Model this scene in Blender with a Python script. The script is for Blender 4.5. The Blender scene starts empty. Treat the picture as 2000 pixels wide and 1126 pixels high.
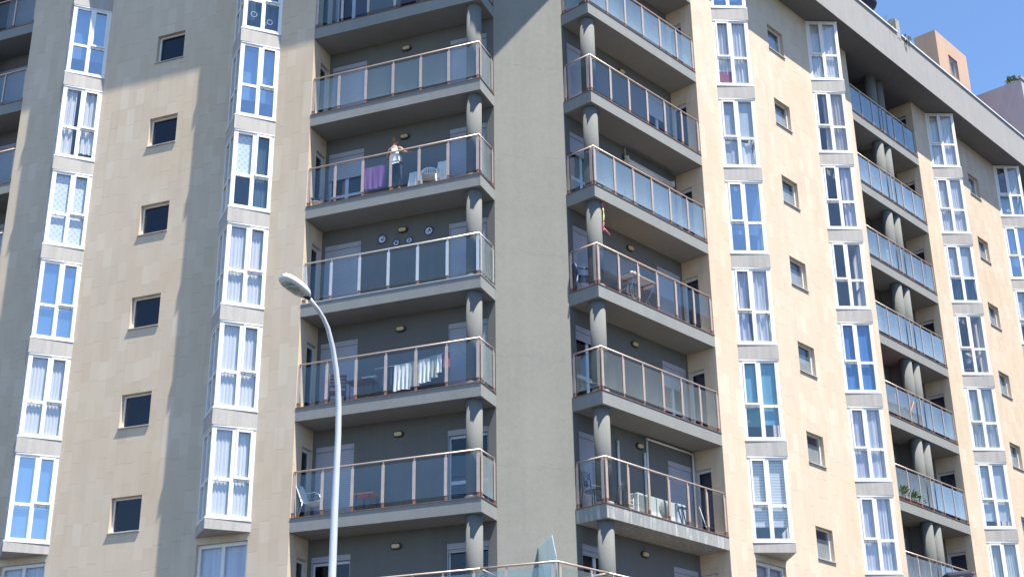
import bpy, bmesh, math, random
from mathutils import Vector, Matrix
from math import sin, cos, pi, radians

# ------------------------------------------------------------------ scene, camera, light
scene = bpy.context.scene
COL = scene.collection
RND = random.Random(7)

CAMZ = 1.6
PITCH, ROLL = 0.40136091, -0.01229891
cam_d = bpy.data.cameras.new("camera")
cam = bpy.data.objects.new("camera", cam_d)
COL.objects.link(cam)
cam_d.sensor_width = 36.0
cam_d.lens = 2750.22 / 2000.0 * 36.0
cam_d.clip_start = 0.1
cam_d.clip_end = 3000.0
cam.matrix_world = (Matrix.Translation((0, 0, CAMZ)) @ Matrix.Rotation(pi / 2 + PITCH, 4, 'X')
                    @ Matrix.Rotation(ROLL, 4, 'Z'))
scene.camera = cam

SUN_AZ, SUN_EL = radians(316.3), radians(66.5)
world = bpy.data.worlds.new("World")
scene.world = world
world.use_nodes = True
wn = world.node_tree.nodes
sky = wn.new("ShaderNodeTexSky")
sky.sky_type = 'NISHITA'
sky.sun_disc = False
sky.sun_elevation = SUN_EL
sky.sun_rotation = pi / 2 - SUN_AZ
sky.air_density = 1.0
sky.dust_density = 0.0
sky.ozone_density = 6.5
wn["Background"].inputs[1].default_value = 0.115
world.node_tree.links.new(sky.outputs[0], wn["Background"].inputs[0])

sun_d = bpy.data.lights.new("sun", 'SUN')
sun_d.energy = 4.9
sun_d.angle = radians(0.5)
sun_d.color = (1.0, 0.935, 0.835)
sun = bpy.data.objects.new("sun", sun_d)
COL.objects.link(sun)
sv = Vector((cos(SUN_AZ) * cos(SUN_EL), sin(SUN_AZ) * cos(SUN_EL), sin(SUN_EL)))
sun.rotation_euler = (-sv).to_track_quat('-Z', 'Y').to_euler()
sun.location = sv * 100

vs = scene.view_settings
scene.display_settings.display_device = 'sRGB'
vs.view_transform = 'Standard'
vs.look = 'None'
vs.gamma = 1.0
vs.use_curve_mapping = False
vs.exposure = 1.13
scene.cycles.max_bounces = 8
scene.cycles.transparent_max_bounces = 24
scene.cycles.caustics_reflective = False
scene.cycles.caustics_refractive = False

# ------------------------------------------------------------------ frames
# each facade has its own axes: s runs along it away from the street corner, d points out of it, z is up;
# z = 0 is the floor of the lowest fully visible balcony
Z0 = CAMZ + 8.88292
CX, CY, AX, HALF, WCH, RET, LSLAB = 0.55787, 35.22089, 1.80079633, 0.96714460, 1.0355, 1.0166, 5.40
SLT = 0.382
CHV = Vector((cos(AX - pi / 2), sin(AX - pi / 2), 0))
CEN = Vector((CX, CY, Z0))
FR = {}
for sgn, n in ((-1, 'L'), (1, 'R')):
    away = Vector((cos(AX - sgn * HALF), sin(AX - sgn * HALF), 0))
    nrm = Vector((away.y * sgn, -away.x * sgn, 0))
    FR[n] = (CEN + CHV * (WCH * sgn) + nrm * RET, away, nrm)
FR['C'] = (CEN, CHV, Vector((-cos(AX), -sin(AX), 0)))        # chamfered corner wall
FR['W'] = (Vector((0, 0, 0)), Vector((1, 0, 0)), Vector((0, 1, 0)))
UP = Vector((0, 0, 1))


def world_pt(fr, p):
    c, a, m = FR[fr]
    return c + a * p[0] + m * p[1] + UP * p[2]


WL = {}


# ------------------------------------------------------------------ mesh builder
class MB:
    """collects shapes in facade axes (s, d, z); build() links them as one mesh object"""

    def __init__(self, fr='W'):
        self.fr = fr
        self.bm = bmesh.new()

    def _f(self, vs_, m=0, smooth=False):
        try:
            f = self.bm.faces.new(vs_)
        except ValueError:
            return None
        f.material_index = m
        f.smooth = smooth
        return f

    def hexa(self, p, m=0):
        v = [self.bm.verts.new(q) for q in p]
        for q in ((0, 3, 2, 1), (4, 5, 6, 7), (0, 1, 5, 4), (1, 2, 6, 5), (2, 3, 7, 6), (3, 0, 4, 7)):
            self._f([v[i] for i in q], m)
        return v

    def box(self, s0, s1, d0, d1, z0, z1, m=0):
        return self.hexa([(s0, d0, z0), (s1, d0, z0), (s1, d1, z0), (s0, d1, z0),
                          (s0, d0, z1), (s1, d0, z1), (s1, d1, z1), (s0, d1, z1)], m)

    def obox(self, o, e, n, t0, t1, o0, o1, z0, z1, m=0):
        def P(t, q, z):
            return (o[0] + e[0] * t + n[0] * q, o[1] + e[1] * t + n[1] * q, z)
        return self.hexa([P(t0, o0, z0), P(t1, o0, z0), P(t1, o1, z0), P(t0, o1, z0),
                          P(t0, o0, z1), P(t1, o0, z1), P(t1, o1, z1), P(t0, o1, z1)], m)

    def rbox(self, c, sx, sy, sz, bev=0.02, rot=0.0, tilt=0.0, m=0, seg=2):
        """bevelled box centred at c, turned by rot about z and tilt about its own x"""
        b2 = bmesh.new()
        bmesh.ops.create_cube(b2, size=1.0)
        for v in b2.verts:
            v.co = Vector((v.co.x * sx, v.co.y * sy, v.co.z * sz))
        bmesh.ops.bevel(b2, geom=list(b2.edges), offset=bev, segments=seg, profile=0.5, affect='EDGES')
        M = Matrix.Translation(c) @ Matrix.Rotation(rot, 4, 'Z') @ Matrix.Rotation(tilt, 4, 'X')
        mp = {v: self.bm.verts.new(M @ v.co) for v in b2.verts}
        for f in b2.faces:
            self._f([mp[v] for v in f.verts], m)
        b2.free()

    def prism(self, pts, z0, z1, m=0):
        a = [self.bm.verts.new((p[0], p[1], z0)) for p in pts]
        b = [self.bm.verts.new((p[0], p[1], z1)) for p in pts]
        n = len(pts)
        self._f(a[::-1], m)
        self._f(b, m)
        for i in range(n):
            self._f([a[i], a[(i + 1) % n], b[(i + 1) % n], b[i]], m)

    def vprism(self, pts, axis, c0, c1, m=0):
        """polygon given in (u, z) and pushed along s ('s') or d ('d')"""
        def P(u, z, c):
            return (c, u, z) if axis == 's' else (u, c, z)
        a = [self.bm.verts.new(P(u, z, c0)) for u, z in pts]
        b = [self.bm.verts.new(P(u, z, c1)) for u, z in pts]
        n = len(pts)
        self._f(a[::-1], m)
        self._f(b, m)
        for i in range(n):
            self._f([a[i], a[(i + 1) % n], b[(i + 1) % n], b[i]], m)

    def tube(self, pts, r, n=8, m=0, smooth=True, cap=True):
        pts = [Vector(p) for p in pts]
        rs = list(r) if hasattr(r, '__len__') else [r] * len(pts)
        rings = []
        ref = None
        for i, p in enumerate(pts):
            t = (pts[min(i + 1, len(pts) - 1)] - pts[max(i - 1, 0)]).normalized()
            if ref is None:
                ref = t.orthogonal().normalized()
            ref = (ref - t * ref.dot(t))
            ref = ref.normalized() if ref.length > 1e-6 else t.orthogonal().normalized()
            b = t.cross(ref)
            rings.append([self.bm.verts.new(p + (ref * cos(2 * pi * k / n) + b * sin(2 * pi * k / n)) * rs[i])
                          for k in range(n)])
        for a, b in zip(rings, rings[1:]):
            for k in range(n):
                self._f([a[k], a[(k + 1) % n], b[(k + 1) % n], b[k]], m, smooth)
        if cap:
            self._f(rings[0][::-1], m)
            self._f(rings[-1], m)

    def lathe(self, c, prof, n=16, m=0, smooth=True, axis='z'):
        """profile of (r, h) turned about an axis through c"""
        rings = []
        for r, h in prof:
            ring = []
            for k in range(n):
                x, y = r * cos(2 * pi * k / n), r * sin(2 * pi * k / n)
                q = {'z': (x, y, h), 'd': (x, h, y), 's': (h, x, y)}[axis]
                ring.append(self.bm.verts.new((c[0] + q[0], c[1] + q[1], c[2] + q[2])))
            rings.append(ring)
        for a, b in zip(rings, rings[1:]):
            for k in range(n):
                self._f([a[k], a[(k + 1) % n], b[(k + 1) % n], b[k]], m, smooth)
        self._f(rings[0][::-1], m)
        self._f(rings[-1], m)

    def sheet(self, fn, nu, nv, m=0, smooth=True):
        g = [[self.bm.verts.new(fn(i / nu, j / nv)) for j in range(nv + 1)] for i in range(nu + 1)]
        for i in range(nu):
            for j in range(nv):
                self._f([g[i][j], g[i + 1][j], g[i + 1][j + 1], g[i][j + 1]], m, smooth)

    def wall(self, s0, s1, z0, z1, d0, d1, holes=(), m=0, axis='s'):
        """solid wall from d0 (back) to d1 (front) with openings (a0, a1, z0, z1); axis 'd' runs along d at s = d0..d1"""
        xs = sorted({s0, s1} | {min(max(h[i], s0), s1) for h in holes for i in (0, 1)})
        zs = sorted({z0, z1} | {min(max(h[i], z0), z1) for h in holes for i in (2, 3)})
        cache = {}

        def V(x, d, z):
            k = (round(x, 5), round(d, 5), round(z, 5))
            if k not in cache:
                cache[k] = self.bm.verts.new((x, d, z) if axis == 's' else (d, x, z))
            return cache[k]

        def solid(i, j):
            if i < 0 or j < 0 or i >= len(xs) - 1 or j >= len(zs) - 1:
                return False
            x, z = (xs[i] + xs[i + 1]) / 2, (zs[j] + zs[j + 1]) / 2
            return not any(h[0] < x < h[1] and h[2] < z < h[3] for h in holes)
        for i in range(len(xs) - 1):
            for j in range(len(zs) - 1):
                if not solid(i, j):
                    continue
                a, b, c, d = xs[i], xs[i + 1], zs[j], zs[j + 1]
                self._f([V(a, d1, c), V(b, d1, c), V(b, d1, d), V(a, d1, d)], m)
                self._f([V(a, d0, c), V(a, d0, d), V(b, d0, d), V(b, d0, c)], m)
                if not solid(i - 1, j):
                    self._f([V(a, d0, c), V(a, d1, c), V(a, d1, d), V(a, d0, d)], m)
                if not solid(i + 1, j):
                    self._f([V(b, d0, c), V(b, d0, d), V(b, d1, d), V(b, d1, c)], m)
                if not solid(i, j - 1):
                    self._f([V(a, d0, c), V(b, d0, c), V(b, d1, c), V(a, d1, c)], m)
                if not solid(i, j + 1):
                    self._f([V(a, d0, d), V(a, d1, d), V(b, d1, d), V(b, d0, d)], m)

    def build(self, name, mats, parent=None, origin=(0, 0, 0), solidify=0.0, normals=True):
        bm = self.bm
        uvl = bm.loops.layers.uv.new("uv")
        bm.normal_update()
        for f in bm.faces:
            n = f.normal
            for l in f.loops:
                s, d, z = l.vert.co
                s, d, z = s + origin[0], d + origin[1], z + origin[2]
                if abs(n.z) > 0.8:
                    l[uvl].uv = (s, d)
                elif abs(n.x) > abs(n.y):
                    l[uvl].uv = (d + 100.3, z)
                else:
                    l[uvl].uv = (s, z)
        c, a, m_ = FR[self.fr]
        for v in bm.verts:
            v.co = a * v.co.x + m_ * v.co.y + UP * v.co.z
        if normals:
            bmesh.ops.recalc_face_normals(bm, faces=bm.faces[:])
        me = bpy.data.meshes.new(name)
        bm.to_mesh(me)
        bm.free()
        for mt in (mats if isinstance(mats, (list, tuple)) else [mats]):
            me.materials.append(mt)
        o = bpy.data.objects.new(name, me)
        COL.objects.link(o)
        w = world_pt(self.fr, origin)
        put(o, w, parent)
        return o


def put(o, w, parent=None):
    WL[o.name] = Vector(w)
    if parent is not None:
        o.parent = parent
        o.location = Vector(w) - WL[parent.name]
    else:
        o.location = w


def tag(o, label, cat, group=None, kind=None):
    o['label'] = label
    o['category'] = cat
    if group:
        o['group'] = group
    if kind:
        o['kind'] = kind
    return o


def thing(name, w, label, cat, group=None):
    o = bpy.data.objects.new(name, None)
    o.empty_display_size = 0.3
    COL.objects.link(o)
    put(o, w)
    return tag(o, label, cat, group)


def dup(o, dw, parent=None):
    """copy of a part or thing together with what hangs under it, moved by dw"""
    c = o.copy()
    COL.objects.link(c)
    w = WL[o.name] + Vector(dw)
    put(c, w, parent)
    for ch in [x for x in o.children]:
        k = ch.copy()
        COL.objects.link(k)
        put(k, WL[ch.name] + Vector(dw), c)
        for g in [x for x in ch.children]:
            q = g.copy()
            COL.objects.link(q)
            put(q, WL[g.name] + Vector(dw), k)
    return c


# ------------------------------------------------------------------ materials
class N:
    def __init__(self, name):
        self.mat = bpy.data.materials.new(name)
        self.mat.use_nodes = True
        self.t = self.mat.node_tree
        self.b = self.t.nodes["Principled BSDF"]
        self.out = self.t.nodes["Material Output"]

    def n(self, typ, **kw):
        x = self.t.nodes.new(typ)
        for k, v in kw.items():
            setattr(x, k, v)
        return x

    def l(self, a, b):
        self.t.links.new(a, b)

    def math(self, op, a, b=None, c=None):
        x = self.n("ShaderNodeMath", operation=op)
        for i, v in enumerate((a, b, c)):
            if v is None:
                continue
            if isinstance(v, (int, float)):
                x.inputs[i].default_value = v
            else:
                self.l(v, x.inputs[i])
        return x.outputs[0]

    def ramp(self, fac, stops):
        x = self.n("ShaderNodeValToRGB")
        e = x.color_ramp.elements
        while len(e) < len(stops):
            e.new(0.5)
        for i, (p, c) in enumerate(stops):
            e[i].position = p
            e[i].color = (*c, 1) if len(c) == 3 else c
        self.l(fac, x.inputs[0])
        return x.outputs[0]

    def noise(self, scale, detail=4, rough=0.6, vec=None, dim='3D'):
        x = self.n("ShaderNodeTexNoise", noise_dimensions=dim)
        x.inputs["Scale"].default_value = scale
        x.inputs["Detail"].default_value = detail
        x.inputs["Roughness"].default_value = rough
        if vec is None:
            vec = self.pos()
        self.l(vec, x.inputs["Vector"])
        return x.outputs[0]

    def pos(self):
        if not hasattr(self, '_pos'):
            self._pos = self.n("ShaderNodeNewGeometry").outputs["Position"]
        return self._pos

    def stretch(self, sx, sy, sz):
        x = self.n("ShaderNodeMapping")
        x.inputs["Scale"].default_value = (sx, sy, sz)
        self.l(self.pos(), x.inputs[0])
        return x.outputs[0]

    def uv(self):
        if not hasattr(self, '_uv'):
            x = self.n("ShaderNodeUVMap")
            x.uv_map = "uv"
            sp = self.n("ShaderNodeSeparateXYZ")
            self.l(x.outputs[0], sp.inputs[0])
            self._uv = (sp.outputs[0], sp.outputs[1], x.outputs[0])
        return self._uv

    def mix(self, fac, a, b, blend='MIX'):
        x = self.n("ShaderNodeMix", data_type='RGBA', blend_type=blend)
        for i, v in ((0, fac), (6, a), (7, b)):
            if isinstance(v, (int, float)):
                x.inputs[i].default_value = v
            elif isinstance(v, tuple):
                x.inputs[i].default_value = (*v, 1)
            else:
                self.l(v, x.inputs[i])
        return x.outputs[2]

    def bump(self, h, dist=0.01, strength=0.5):
        x = self.n("ShaderNodeBump")
        x.inputs["Distance"].default_value = dist
        x.inputs["Strength"].default_value = strength
        self.l(h, x.inputs["Height"])
        self.l(x.outputs[0], self.b.inputs["Normal"])

    def set(self, col=None, rough=0.8, metal=0.0, spec=None):
        if col is not None:
            if isinstance(col, tuple):
                self.b.inputs["Base Color"].default_value = (*col, 1)
            else:
                self.l(col, self.b.inputs["Base Color"])
        self.b.inputs["Roughness"].default_value = rough
        self.b.inputs["Metallic"].default_value = metal
        if spec is not None:
            self.b.inputs["Specular IOR Level"].default_value = spec
        return self.mat


def varied(name, col, amt=0.12, scale=3.0, rough=0.7, metal=0.0, bump=0.0, fine=60.0):
    """plain material with some soft unevenness"""
    k = N(name)
    f = k.noise(scale, 5, 0.65)
    lo = tuple(c * (1 - amt) for c in col)
    hi = tuple(min(1, c * (1 + amt)) for c in col)
    c = k.ramp(f, [(0.3, lo), (0.7, hi)])
    if bump:
        k.bump(k.noise(fine, 3, 0.6), 0.01, bump)
    return k.set(c, rough, metal)


def plaster(name, lo, hi, streak=0.25, bump=0.4):
    k = N(name)
    big = k.noise(0.55, 6, 0.62)
    st = k.noise(1.0, 5, 0.6, k.stretch(5.0, 5.0, 0.22))
    spk = k.noise(38, 3, 0.7)
    hor = k.noise(1.0, 3, 0.6, k.stretch(0.25, 0.25, 3.2))
    c = k.ramp(k.math('ADD', k.math('MULTIPLY', big, 0.48), k.math('ADD', k.math('MULTIPLY', st, 0.42), k.math('MULTIPLY', hor, 0.10))),
               [(0.32, lo), (0.68, hi)])
    c = k.mix(streak, c, k.ramp(spk, [(0.3, tuple(x * 0.72 for x in lo)), (0.7, tuple(min(1, x * 1.18) for x in hi))]))
    k.bump(spk, 0.012, bump)
    return k.set(c, 0.92)


def corner_plaster():
    k = N("corner_plaster")
    big = k.noise(0.5, 6, 0.62)
    st = k.noise(1.0, 5, 0.6, k.stretch(4.0, 4.0, 0.2))
    hor = k.noise(1.0, 4, 0.65, k.stretch(0.3, 0.3, 5.0))
    spk = k.noise(42, 3, 0.7)
    mid = k.noise(7, 4, 0.7)
    f = k.math('ADD', k.math('MULTIPLY', big, 0.40), k.math('ADD', k.math('MULTIPLY', st, 0.25), k.math('ADD', k.math('MULTIPLY', hor, 0.06), k.math('MULTIPLY', mid, 0.29))))
    c = k.ramp(f, [(0.34, (0.215, 0.213, 0.187)), (0.5, (0.26, 0.255, 0.225)), (0.66, (0.30, 0.29, 0.255))])
    c = k.mix(0.25, c, k.ramp(spk, [(0.3, (0.14, 0.142, 0.13)), (0.7, (0.32, 0.32, 0.30))]))
    u, v, uvv = k.uv()
    # hairline cracks that run along the storey joints
    w = k.math('MULTIPLY', k.math('SUBTRACT', k.noise(1.0, 5, 0.7, k.stretch(1.6, 1.6, 0.4)), 0.5), 0.55)
    fr = k.math('ABSOLUTE', k.math('SUBTRACT', k.math('FRACT', k.math('ADD', k.math('DIVIDE', k.math('ADD', v, w), 3.0), 0.145)), 0.5))
    line = k.math('LESS_THAN', fr, 0.0016)
    brk = k.math('GREATER_THAN', k.noise(1.5, 3, 0.6), 0.47)
    c = k.mix(k.math('MULTIPLY', k.math('MULTIPLY', line, brk), 0.38), c, (0.05, 0.05, 0.045))
    k.bump(k.math('ADD', spk, k.math('MULTIPLY', mid, 0.7)), 0.012, 0.35)
    return k.set(c, 0.92)


def stone_cladding():
    k = N("stone_cladding")
    u, v, uvv = k.uv()
    W, Hh = 0.30, 0.60
    strip = k.math('FLOOR', k.math('DIVIDE', u, W))
    wn1 = k.n("ShaderNodeTexWhiteNoise", noise_dimensions='1D')
    k.l(strip, wn1.inputs["W"])
    vv = k.math('ADD', k.math('DIVIDE', v, Hh), k.math('MULTIPLY', wn1.outputs[0], 1.0))
    tile = k.math('FLOOR', vv)
    cmb = k.n("ShaderNodeCombineXYZ")
    k.l(strip, cmb.inputs[0])
    k.l(tile, cmb.inputs[1])
    wn2 = k.n("ShaderNodeTexWhiteNoise", noise_dimensions='2D')
    k.l(cmb.outputs[0], wn2.inputs["Vector"])
    rv = wn2.outputs[0]
    fr = k.math('FRACT', vv)
    fu = k.math('FRACT', k.math('DIVIDE', u, W))
    tone = k.ramp(rv, [(0.0, (0.56, 0.455, 0.34)), (0.35, (0.60, 0.49, 0.365)), (0.8, (0.64, 0.53, 0.40)), (1.0, (0.70, 0.605, 0.485))])
    soft = k.noise(1.0, 5, 0.6, k.stretch(3.0, 3.0, 0.8))
    tone = k.mix(0.38, tone, k.ramp(soft, [(0.3, (0.55, 0.44, 0.315)), (0.7, (0.67, 0.575, 0.45))]))
    stain = k.noise(0.16, 4, 0.6)
    tone = k.mix(0.28, tone, k.ramp(stain, [(0.35, (0.54, 0.41, 0.27)), (0.65, (0.64, 0.56, 0.46))]))
    # rain streaks that run down the stone in a few places
    drip = k.noise(1.0, 5, 0.65, k.stretch(4.5, 4.5, 0.16))
    where = k.noise(0.35, 3, 0.5)
    df_ = k.math('MULTIPLY', k.ramp(drip, [(0.55, (0,) * 3), (0.72, (1,) * 3)]), k.ramp(where, [(0.42, (0,) * 3), (0.62, (0.32,) * 3)]))
    tone = k.mix(df_, tone, (0.40, 0.32, 0.235))
    # thin dark shadow lines of the level joints, more open under some slabs than others
    wn3 = k.n("ShaderNodeTexWhiteNoise", noise_dimensions='3D')
    cmb2 = k.n("ShaderNodeCombineXYZ")
    k.l(strip, cmb2.inputs[0])
    k.l(tile, cmb2.inputs[1])
    cmb2.inputs[2].default_value = 4.7
    k.l(cmb2.outputs[0], wn3.inputs["Vector"])
    openj = k.math('MULTIPLY', k.math('LESS_THAN', wn3.outputs[0], 0.62), 1.0)
    wid = k.math('ADD', 0.006, k.math('MULTIPLY', wn3.outputs[0], 0.022))
    jl = k.math('MULTIPLY', k.math('LESS_THAN', fr, wid), openj)
    jv = k.math('LESS_THAN', fu, 0.014)
    jw = k.math('MULTIPLY', jl, k.math('ADD', 0.38, k.math('MULTIPLY', k.math('LESS_THAN', wn3.outputs[0], 0.2), 0.42)))
    c = k.mix(jw, tone, (0.07, 0.05, 0.035))
    c = k.mix(k.math('MULTIPLY', jv, 0.13), c, (0.20, 0.15, 0.10))
    hgt = k.math('SUBTRACT', k.math('MULTIPLY', rv, 0.5), k.math('ADD', jl, k.math('MULTIPLY', jv, 0.5)))
    k.bump(hgt, 0.006, 0.35)
    return k.set(c, 0.75)


def granite(name, lo, hi):
    k = N(name)
    a = k.noise(70, 4, 0.75)
    b = k.noise(1.0, 5, 0.6, k.stretch(6, 6, 0.5))
    u, v, _ = k.uv()
    c = k.ramp(k.math('ADD', k.math('MULTIPLY', a, 0.6), k.math('MULTIPLY', b, 0.4)), [(0.35, lo), (0.65, hi)])
    return k.set(c, 0.7)


def glass(name, tint, refl, rough=0.0, milky=0.0, milk_low=0.0, milk=(0.7, 0.8, 0.85), coat=(1, 1, 1)):
    k = N(name)
    t = k.t
    tr = k.n("ShaderNodeBsdfTransparent")
    tr.inputs[0].default_value = (*tint, 1)
    gl = k.n("ShaderNodeBsdfGlossy")
    gl.inputs["Color"].default_value = (*coat, 1)
    gl.inputs["Roughness"].default_value = rough
    # Schlick reflectance from the view angle, alike on both faces of the thin pane
    ge = k.n("ShaderNodeNewGeometry")
    dt = k.n("ShaderNodeVectorMath", operation='DOT_PRODUCT')
    k.l(ge.outputs["Normal"], dt.inputs[0])
    k.l(ge.outputs["Incoming"], dt.inputs[1])
    ca = k.math('ABSOLUTE', dt.outputs["Value"])
    fz = k.math('ADD', 0.04, k.math('MULTIPLY', 0.96, k.math('POWER', k.math('SUBTRACT', 1.0, ca), 5.0)))
    # slight unflatness of the panes
    bp = k.n("ShaderNodeBump")
    bp.inputs["Distance"].default_value = 0.02
    bp.inputs["Strength"].default_value = 0.05
    k.l(k.noise(1.3, 2, 0.5), bp.inputs["Height"])
    k.l(bp.outputs[0], gl.inputs["Normal"])
    fac = k.math('MINIMUM', k.math('ADD', fz, refl), 1.0)
    base = tr.outputs[0]
    if milky:
        df = k.n("ShaderNodeBsdfDiffuse")
        df.inputs[0].default_value = (*milk, 1)
        tl = k.n("ShaderNodeBsdfTranslucent")
        tl.inputs[0].default_value = (*milk, 1)
        m1 = k.n("ShaderNodeMixShader")
        m1.inputs[0].default_value = 0.5
        k.l(df.outputs[0], m1.inputs[1])
        k.l(tl.outputs[0], m1.inputs[2])
        m2 = k.n("ShaderNodeMixShader")
        mf = k.math('MULTIPLY', k.ramp(k.noise(1.0, 4, 0.6, k.stretch(2.5, 2.5, 0.5)), [(0.25, (0.6,) * 3), (0.75, (1.25,) * 3)]), milky)
        if milk_low:                                  # milkier towards the lower edge of each pane
            u, v, _ = k.uv()
            hgt = k.math('MULTIPLY', k.math('FRACT', k.math('DIVIDE', v, 3.0)), 3.0)
            low = k.math('POWER', k.math('MAXIMUM', k.math('SUBTRACT', 1.0, k.math('MULTIPLY', hgt, 0.85)), 0.0), 1.8)
            mf = k.math('ADD', mf, k.math('MULTIPLY', k.math('MULTIPLY', low, k.math('ADD', 0.5, k.noise(2.2, 4, 0.6))), milk_low))
        k.l(k.math('MINIMUM', mf, 0.9), m2.inputs[0])
        k.l(base, m2.inputs[1])
        k.l(m1.outputs[0], m2.inputs[2])
        base = m2.outputs[0]
    mx = k.n("ShaderNodeMixShader")
    k.l(fac, mx.inputs[0])
    k.l(base, mx.inputs[1])
    k.l(gl.outputs[0], mx.inputs[2])
    k.l(mx.outputs[0], k.out.inputs[0])
    return k.mat


def curtain_mat(name, col, col2=None, scale=9.0, trans=0.45):
    k = N(name)
    u, v, uvv = k.uv()
    f = k.noise(1.0, 4, 0.6, k.stretch(scale, scale, 0.25))
    c = k.ramp(f, [(0.35, tuple(x * 0.88 for x in col)), (0.65, col2 or col)])
    tl = k.n("ShaderNodeBsdfTranslucent")
    k.l(c, tl.inputs[0])
    k.set(c, 0.9)
    mx = k.n("ShaderNodeMixShader")
    mx.inputs[0].default_value = trans
    k.l(k.b.outputs[0], mx.inputs[1])
    k.l(tl.outputs[0], mx.inputs[2])
    k.l(mx.outputs[0], k.out.inputs[0])
    return k.mat


def lattice_mat():
    k = N("lattice_lace")
    u, v, _ = k.uv()
    a = k.math('FRACT', k.math('MULTIPLY', k.math('ADD', u, k.math('MULTIPLY', v, 0.62)), 8.0))
    b = k.math('FRACT', k.math('MULTIPLY', k.math('SUBTRACT', u, k.math('MULTIPLY', v, 0.62)), 8.0))
    on = k.math('MAXIMUM', k.math('GREATER_THAN', a, 0.62), k.math('GREATER_THAN', b, 0.62))
    return k.set(k.mix(on, (0.62, 0.72, 0.82), (0.84, 0.87, 0.90)), 0.9)


def banded(name, lo, hi, period, duty=0.25, rough=0.6):
    """horizontal slats of a shutter or blind"""
    k = N(name)
    u, v, _ = k.uv()
    f = k.math('FRACT', k.math('DIVIDE', v, period))
    line = k.math('LESS_THAN', f, duty)
    n_ = k.noise(2.0, 4, 0.6)
    c = k.mix(line, hi, lo)
    c = k.mix(0.22, c, k.ramp(n_, [(0.3, lo), (0.7, hi)]))
    k.bump(k.math('PINGPONG', k.math('DIVIDE', v, period), 0.5), 0.01, 0.25)
    return k.set(c, rough)


M = {}
M['stone'] = stone_cladding()
M['grey'] = corner_plaster()
M['slab'] = plaster("balcony_paint", (0.215, 0.224, 0.220), (0.29, 0.298, 0.288), 0.3, 0.5)
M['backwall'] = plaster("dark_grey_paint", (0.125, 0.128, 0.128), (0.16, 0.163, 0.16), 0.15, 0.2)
M['column'] = plaster("column_paint", (0.135, 0.141, 0.136), (0.195, 0.20, 0.19), 0.3, 0.4)
M['soffit'] = plaster("soffit_grey", (0.14, 0.14, 0.138), (0.20, 0.198, 0.19), 0.15, 0.2)  # darker grey than the eave render
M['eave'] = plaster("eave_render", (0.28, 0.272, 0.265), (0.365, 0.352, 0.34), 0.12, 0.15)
M['coping'] = varied("coping_white", (0.72, 0.72, 0.71), 0.08, 2, 0.5)
M['granite'] = granite("grey_granite", (0.30, 0.29, 0.28), (0.50, 0.48, 0.455))
M['alu'] = varied("white_aluminium", (0.80, 0.80, 0.80), 0.03, 1.5, 0.35)
M['aludoor'] = varied("pale_blue_frame", (0.55, 0.62, 0.74), 0.04, 1.5, 0.4)
M['black'] = varied("black_gasket", (0.02, 0.02, 0.022), 0.2, 5, 0.6)
M['copper'] = varied("bronze_aluminium", (0.58, 0.46, 0.395), 0.10, 6, 0.38, 0.35)
M['silver'] = varied("silver_aluminium", (0.70, 0.68, 0.66), 0.08, 6, 0.35, 0.5)
M['tiles'] = varied("beige_floor_tiles", (0.46, 0.38, 0.31), 0.12, 2, 0.5)
M['rust'] = varied("rusty_edge", (0.20, 0.12, 0.10), 0.35, 9, 0.7)
M['foot'] = varied("brown_foot", (0.24, 0.13, 0.10), 0.3, 9, 0.6)
M['winglass'] = glass("window_glass", (0.95, 0.965, 0.98), 0.035)
M['mirror'] = glass("coated_window_glass", (0.78, 0.86, 0.94), 0.24, coat=(1.0, 1.0, 1.0))
M['darkglass'] = glass("dark_window_glass", (0.60, 0.63, 0.70), 0.0)
M['rail_clear'] = glass("railing_glass", (0.91, 0.95, 0.955), 0.004)
M['rail_green'] = glass("greenish_railing_glass", (0.86, 0.92, 0.915), 0.03, milky=0.11, milk_low=0.10, milk=(0.66, 0.76, 0.80))
M['rail_milk'] = glass("milky_railing_glass", (0.78, 0.88, 0.92), 0.08, milky=0.17, milk_low=0.30, milk=(0.66, 0.79, 0.86))
M['rail_logg'] = glass("loggia_railing_glass", (0.72, 0.84, 0.90), 0.12, milky=0.24, milk_low=0.36, milk=(0.66, 0.80, 0.90))
M['rail_frost'] = glass("frosted_railing_glass", (0.76, 0.87, 0.89), 0.02, milky=0.30)
M['blade'] = glass("frosted_screen_glass", (0.7, 0.82, 0.86), 0.0, milky=1.0, milk=(0.72, 0.86, 0.88))
M['shutter'] = banded("roller_shutter", (0.24, 0.25, 0.30), (0.42, 0.43, 0.50), 0.052)
M['room'] = varied("room_paint", (0.42, 0.40, 0.38), 0.1, 1, 0.9)
M['roomfloor'] = varied("room_floor", (0.20, 0.17, 0.14), 0.2, 1, 0.6)
M['sheer'] = curtain_mat("sheer_curtain", (0.90, 0.91, 0.93), (0.94, 0.94, 0.95), 9, 0.2)
M['beige'] = curtain_mat("beige_curtain", (0.66, 0.60, 0.58), (0.80, 0.76, 0.74), 9, 0.3)
M['lilac'] = curtain_mat("lilac_curtain", (0.68, 0.68, 0.82), (0.84, 0.84, 0.92), 9, 0.2)
M['greenc'] = curtain_mat("grey_green_curtain", (0.64, 0.68, 0.66), (0.82, 0.85, 0.82), 9, 0.2)
M['navyc'] = curtain_mat("dark_teal_curtain", (0.06, 0.12, 0.20), (0.16, 0.28, 0.36))
M['bluerefl'] = curtain_mat("blind_with_sky_reflection", (0.12, 0.34, 0.74), (0.16, 0.40, 0.82), 14, 0.3)  # blind with the sky's reflection put into its blue
M['skyrefl'] = curtain_mat("painted_sky_reflection", (0.52, 0.72, 0.92), (0.68, 0.84, 0.97), 3, 0.15)  # colour stands in for the sky mirrored in the pane
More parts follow.
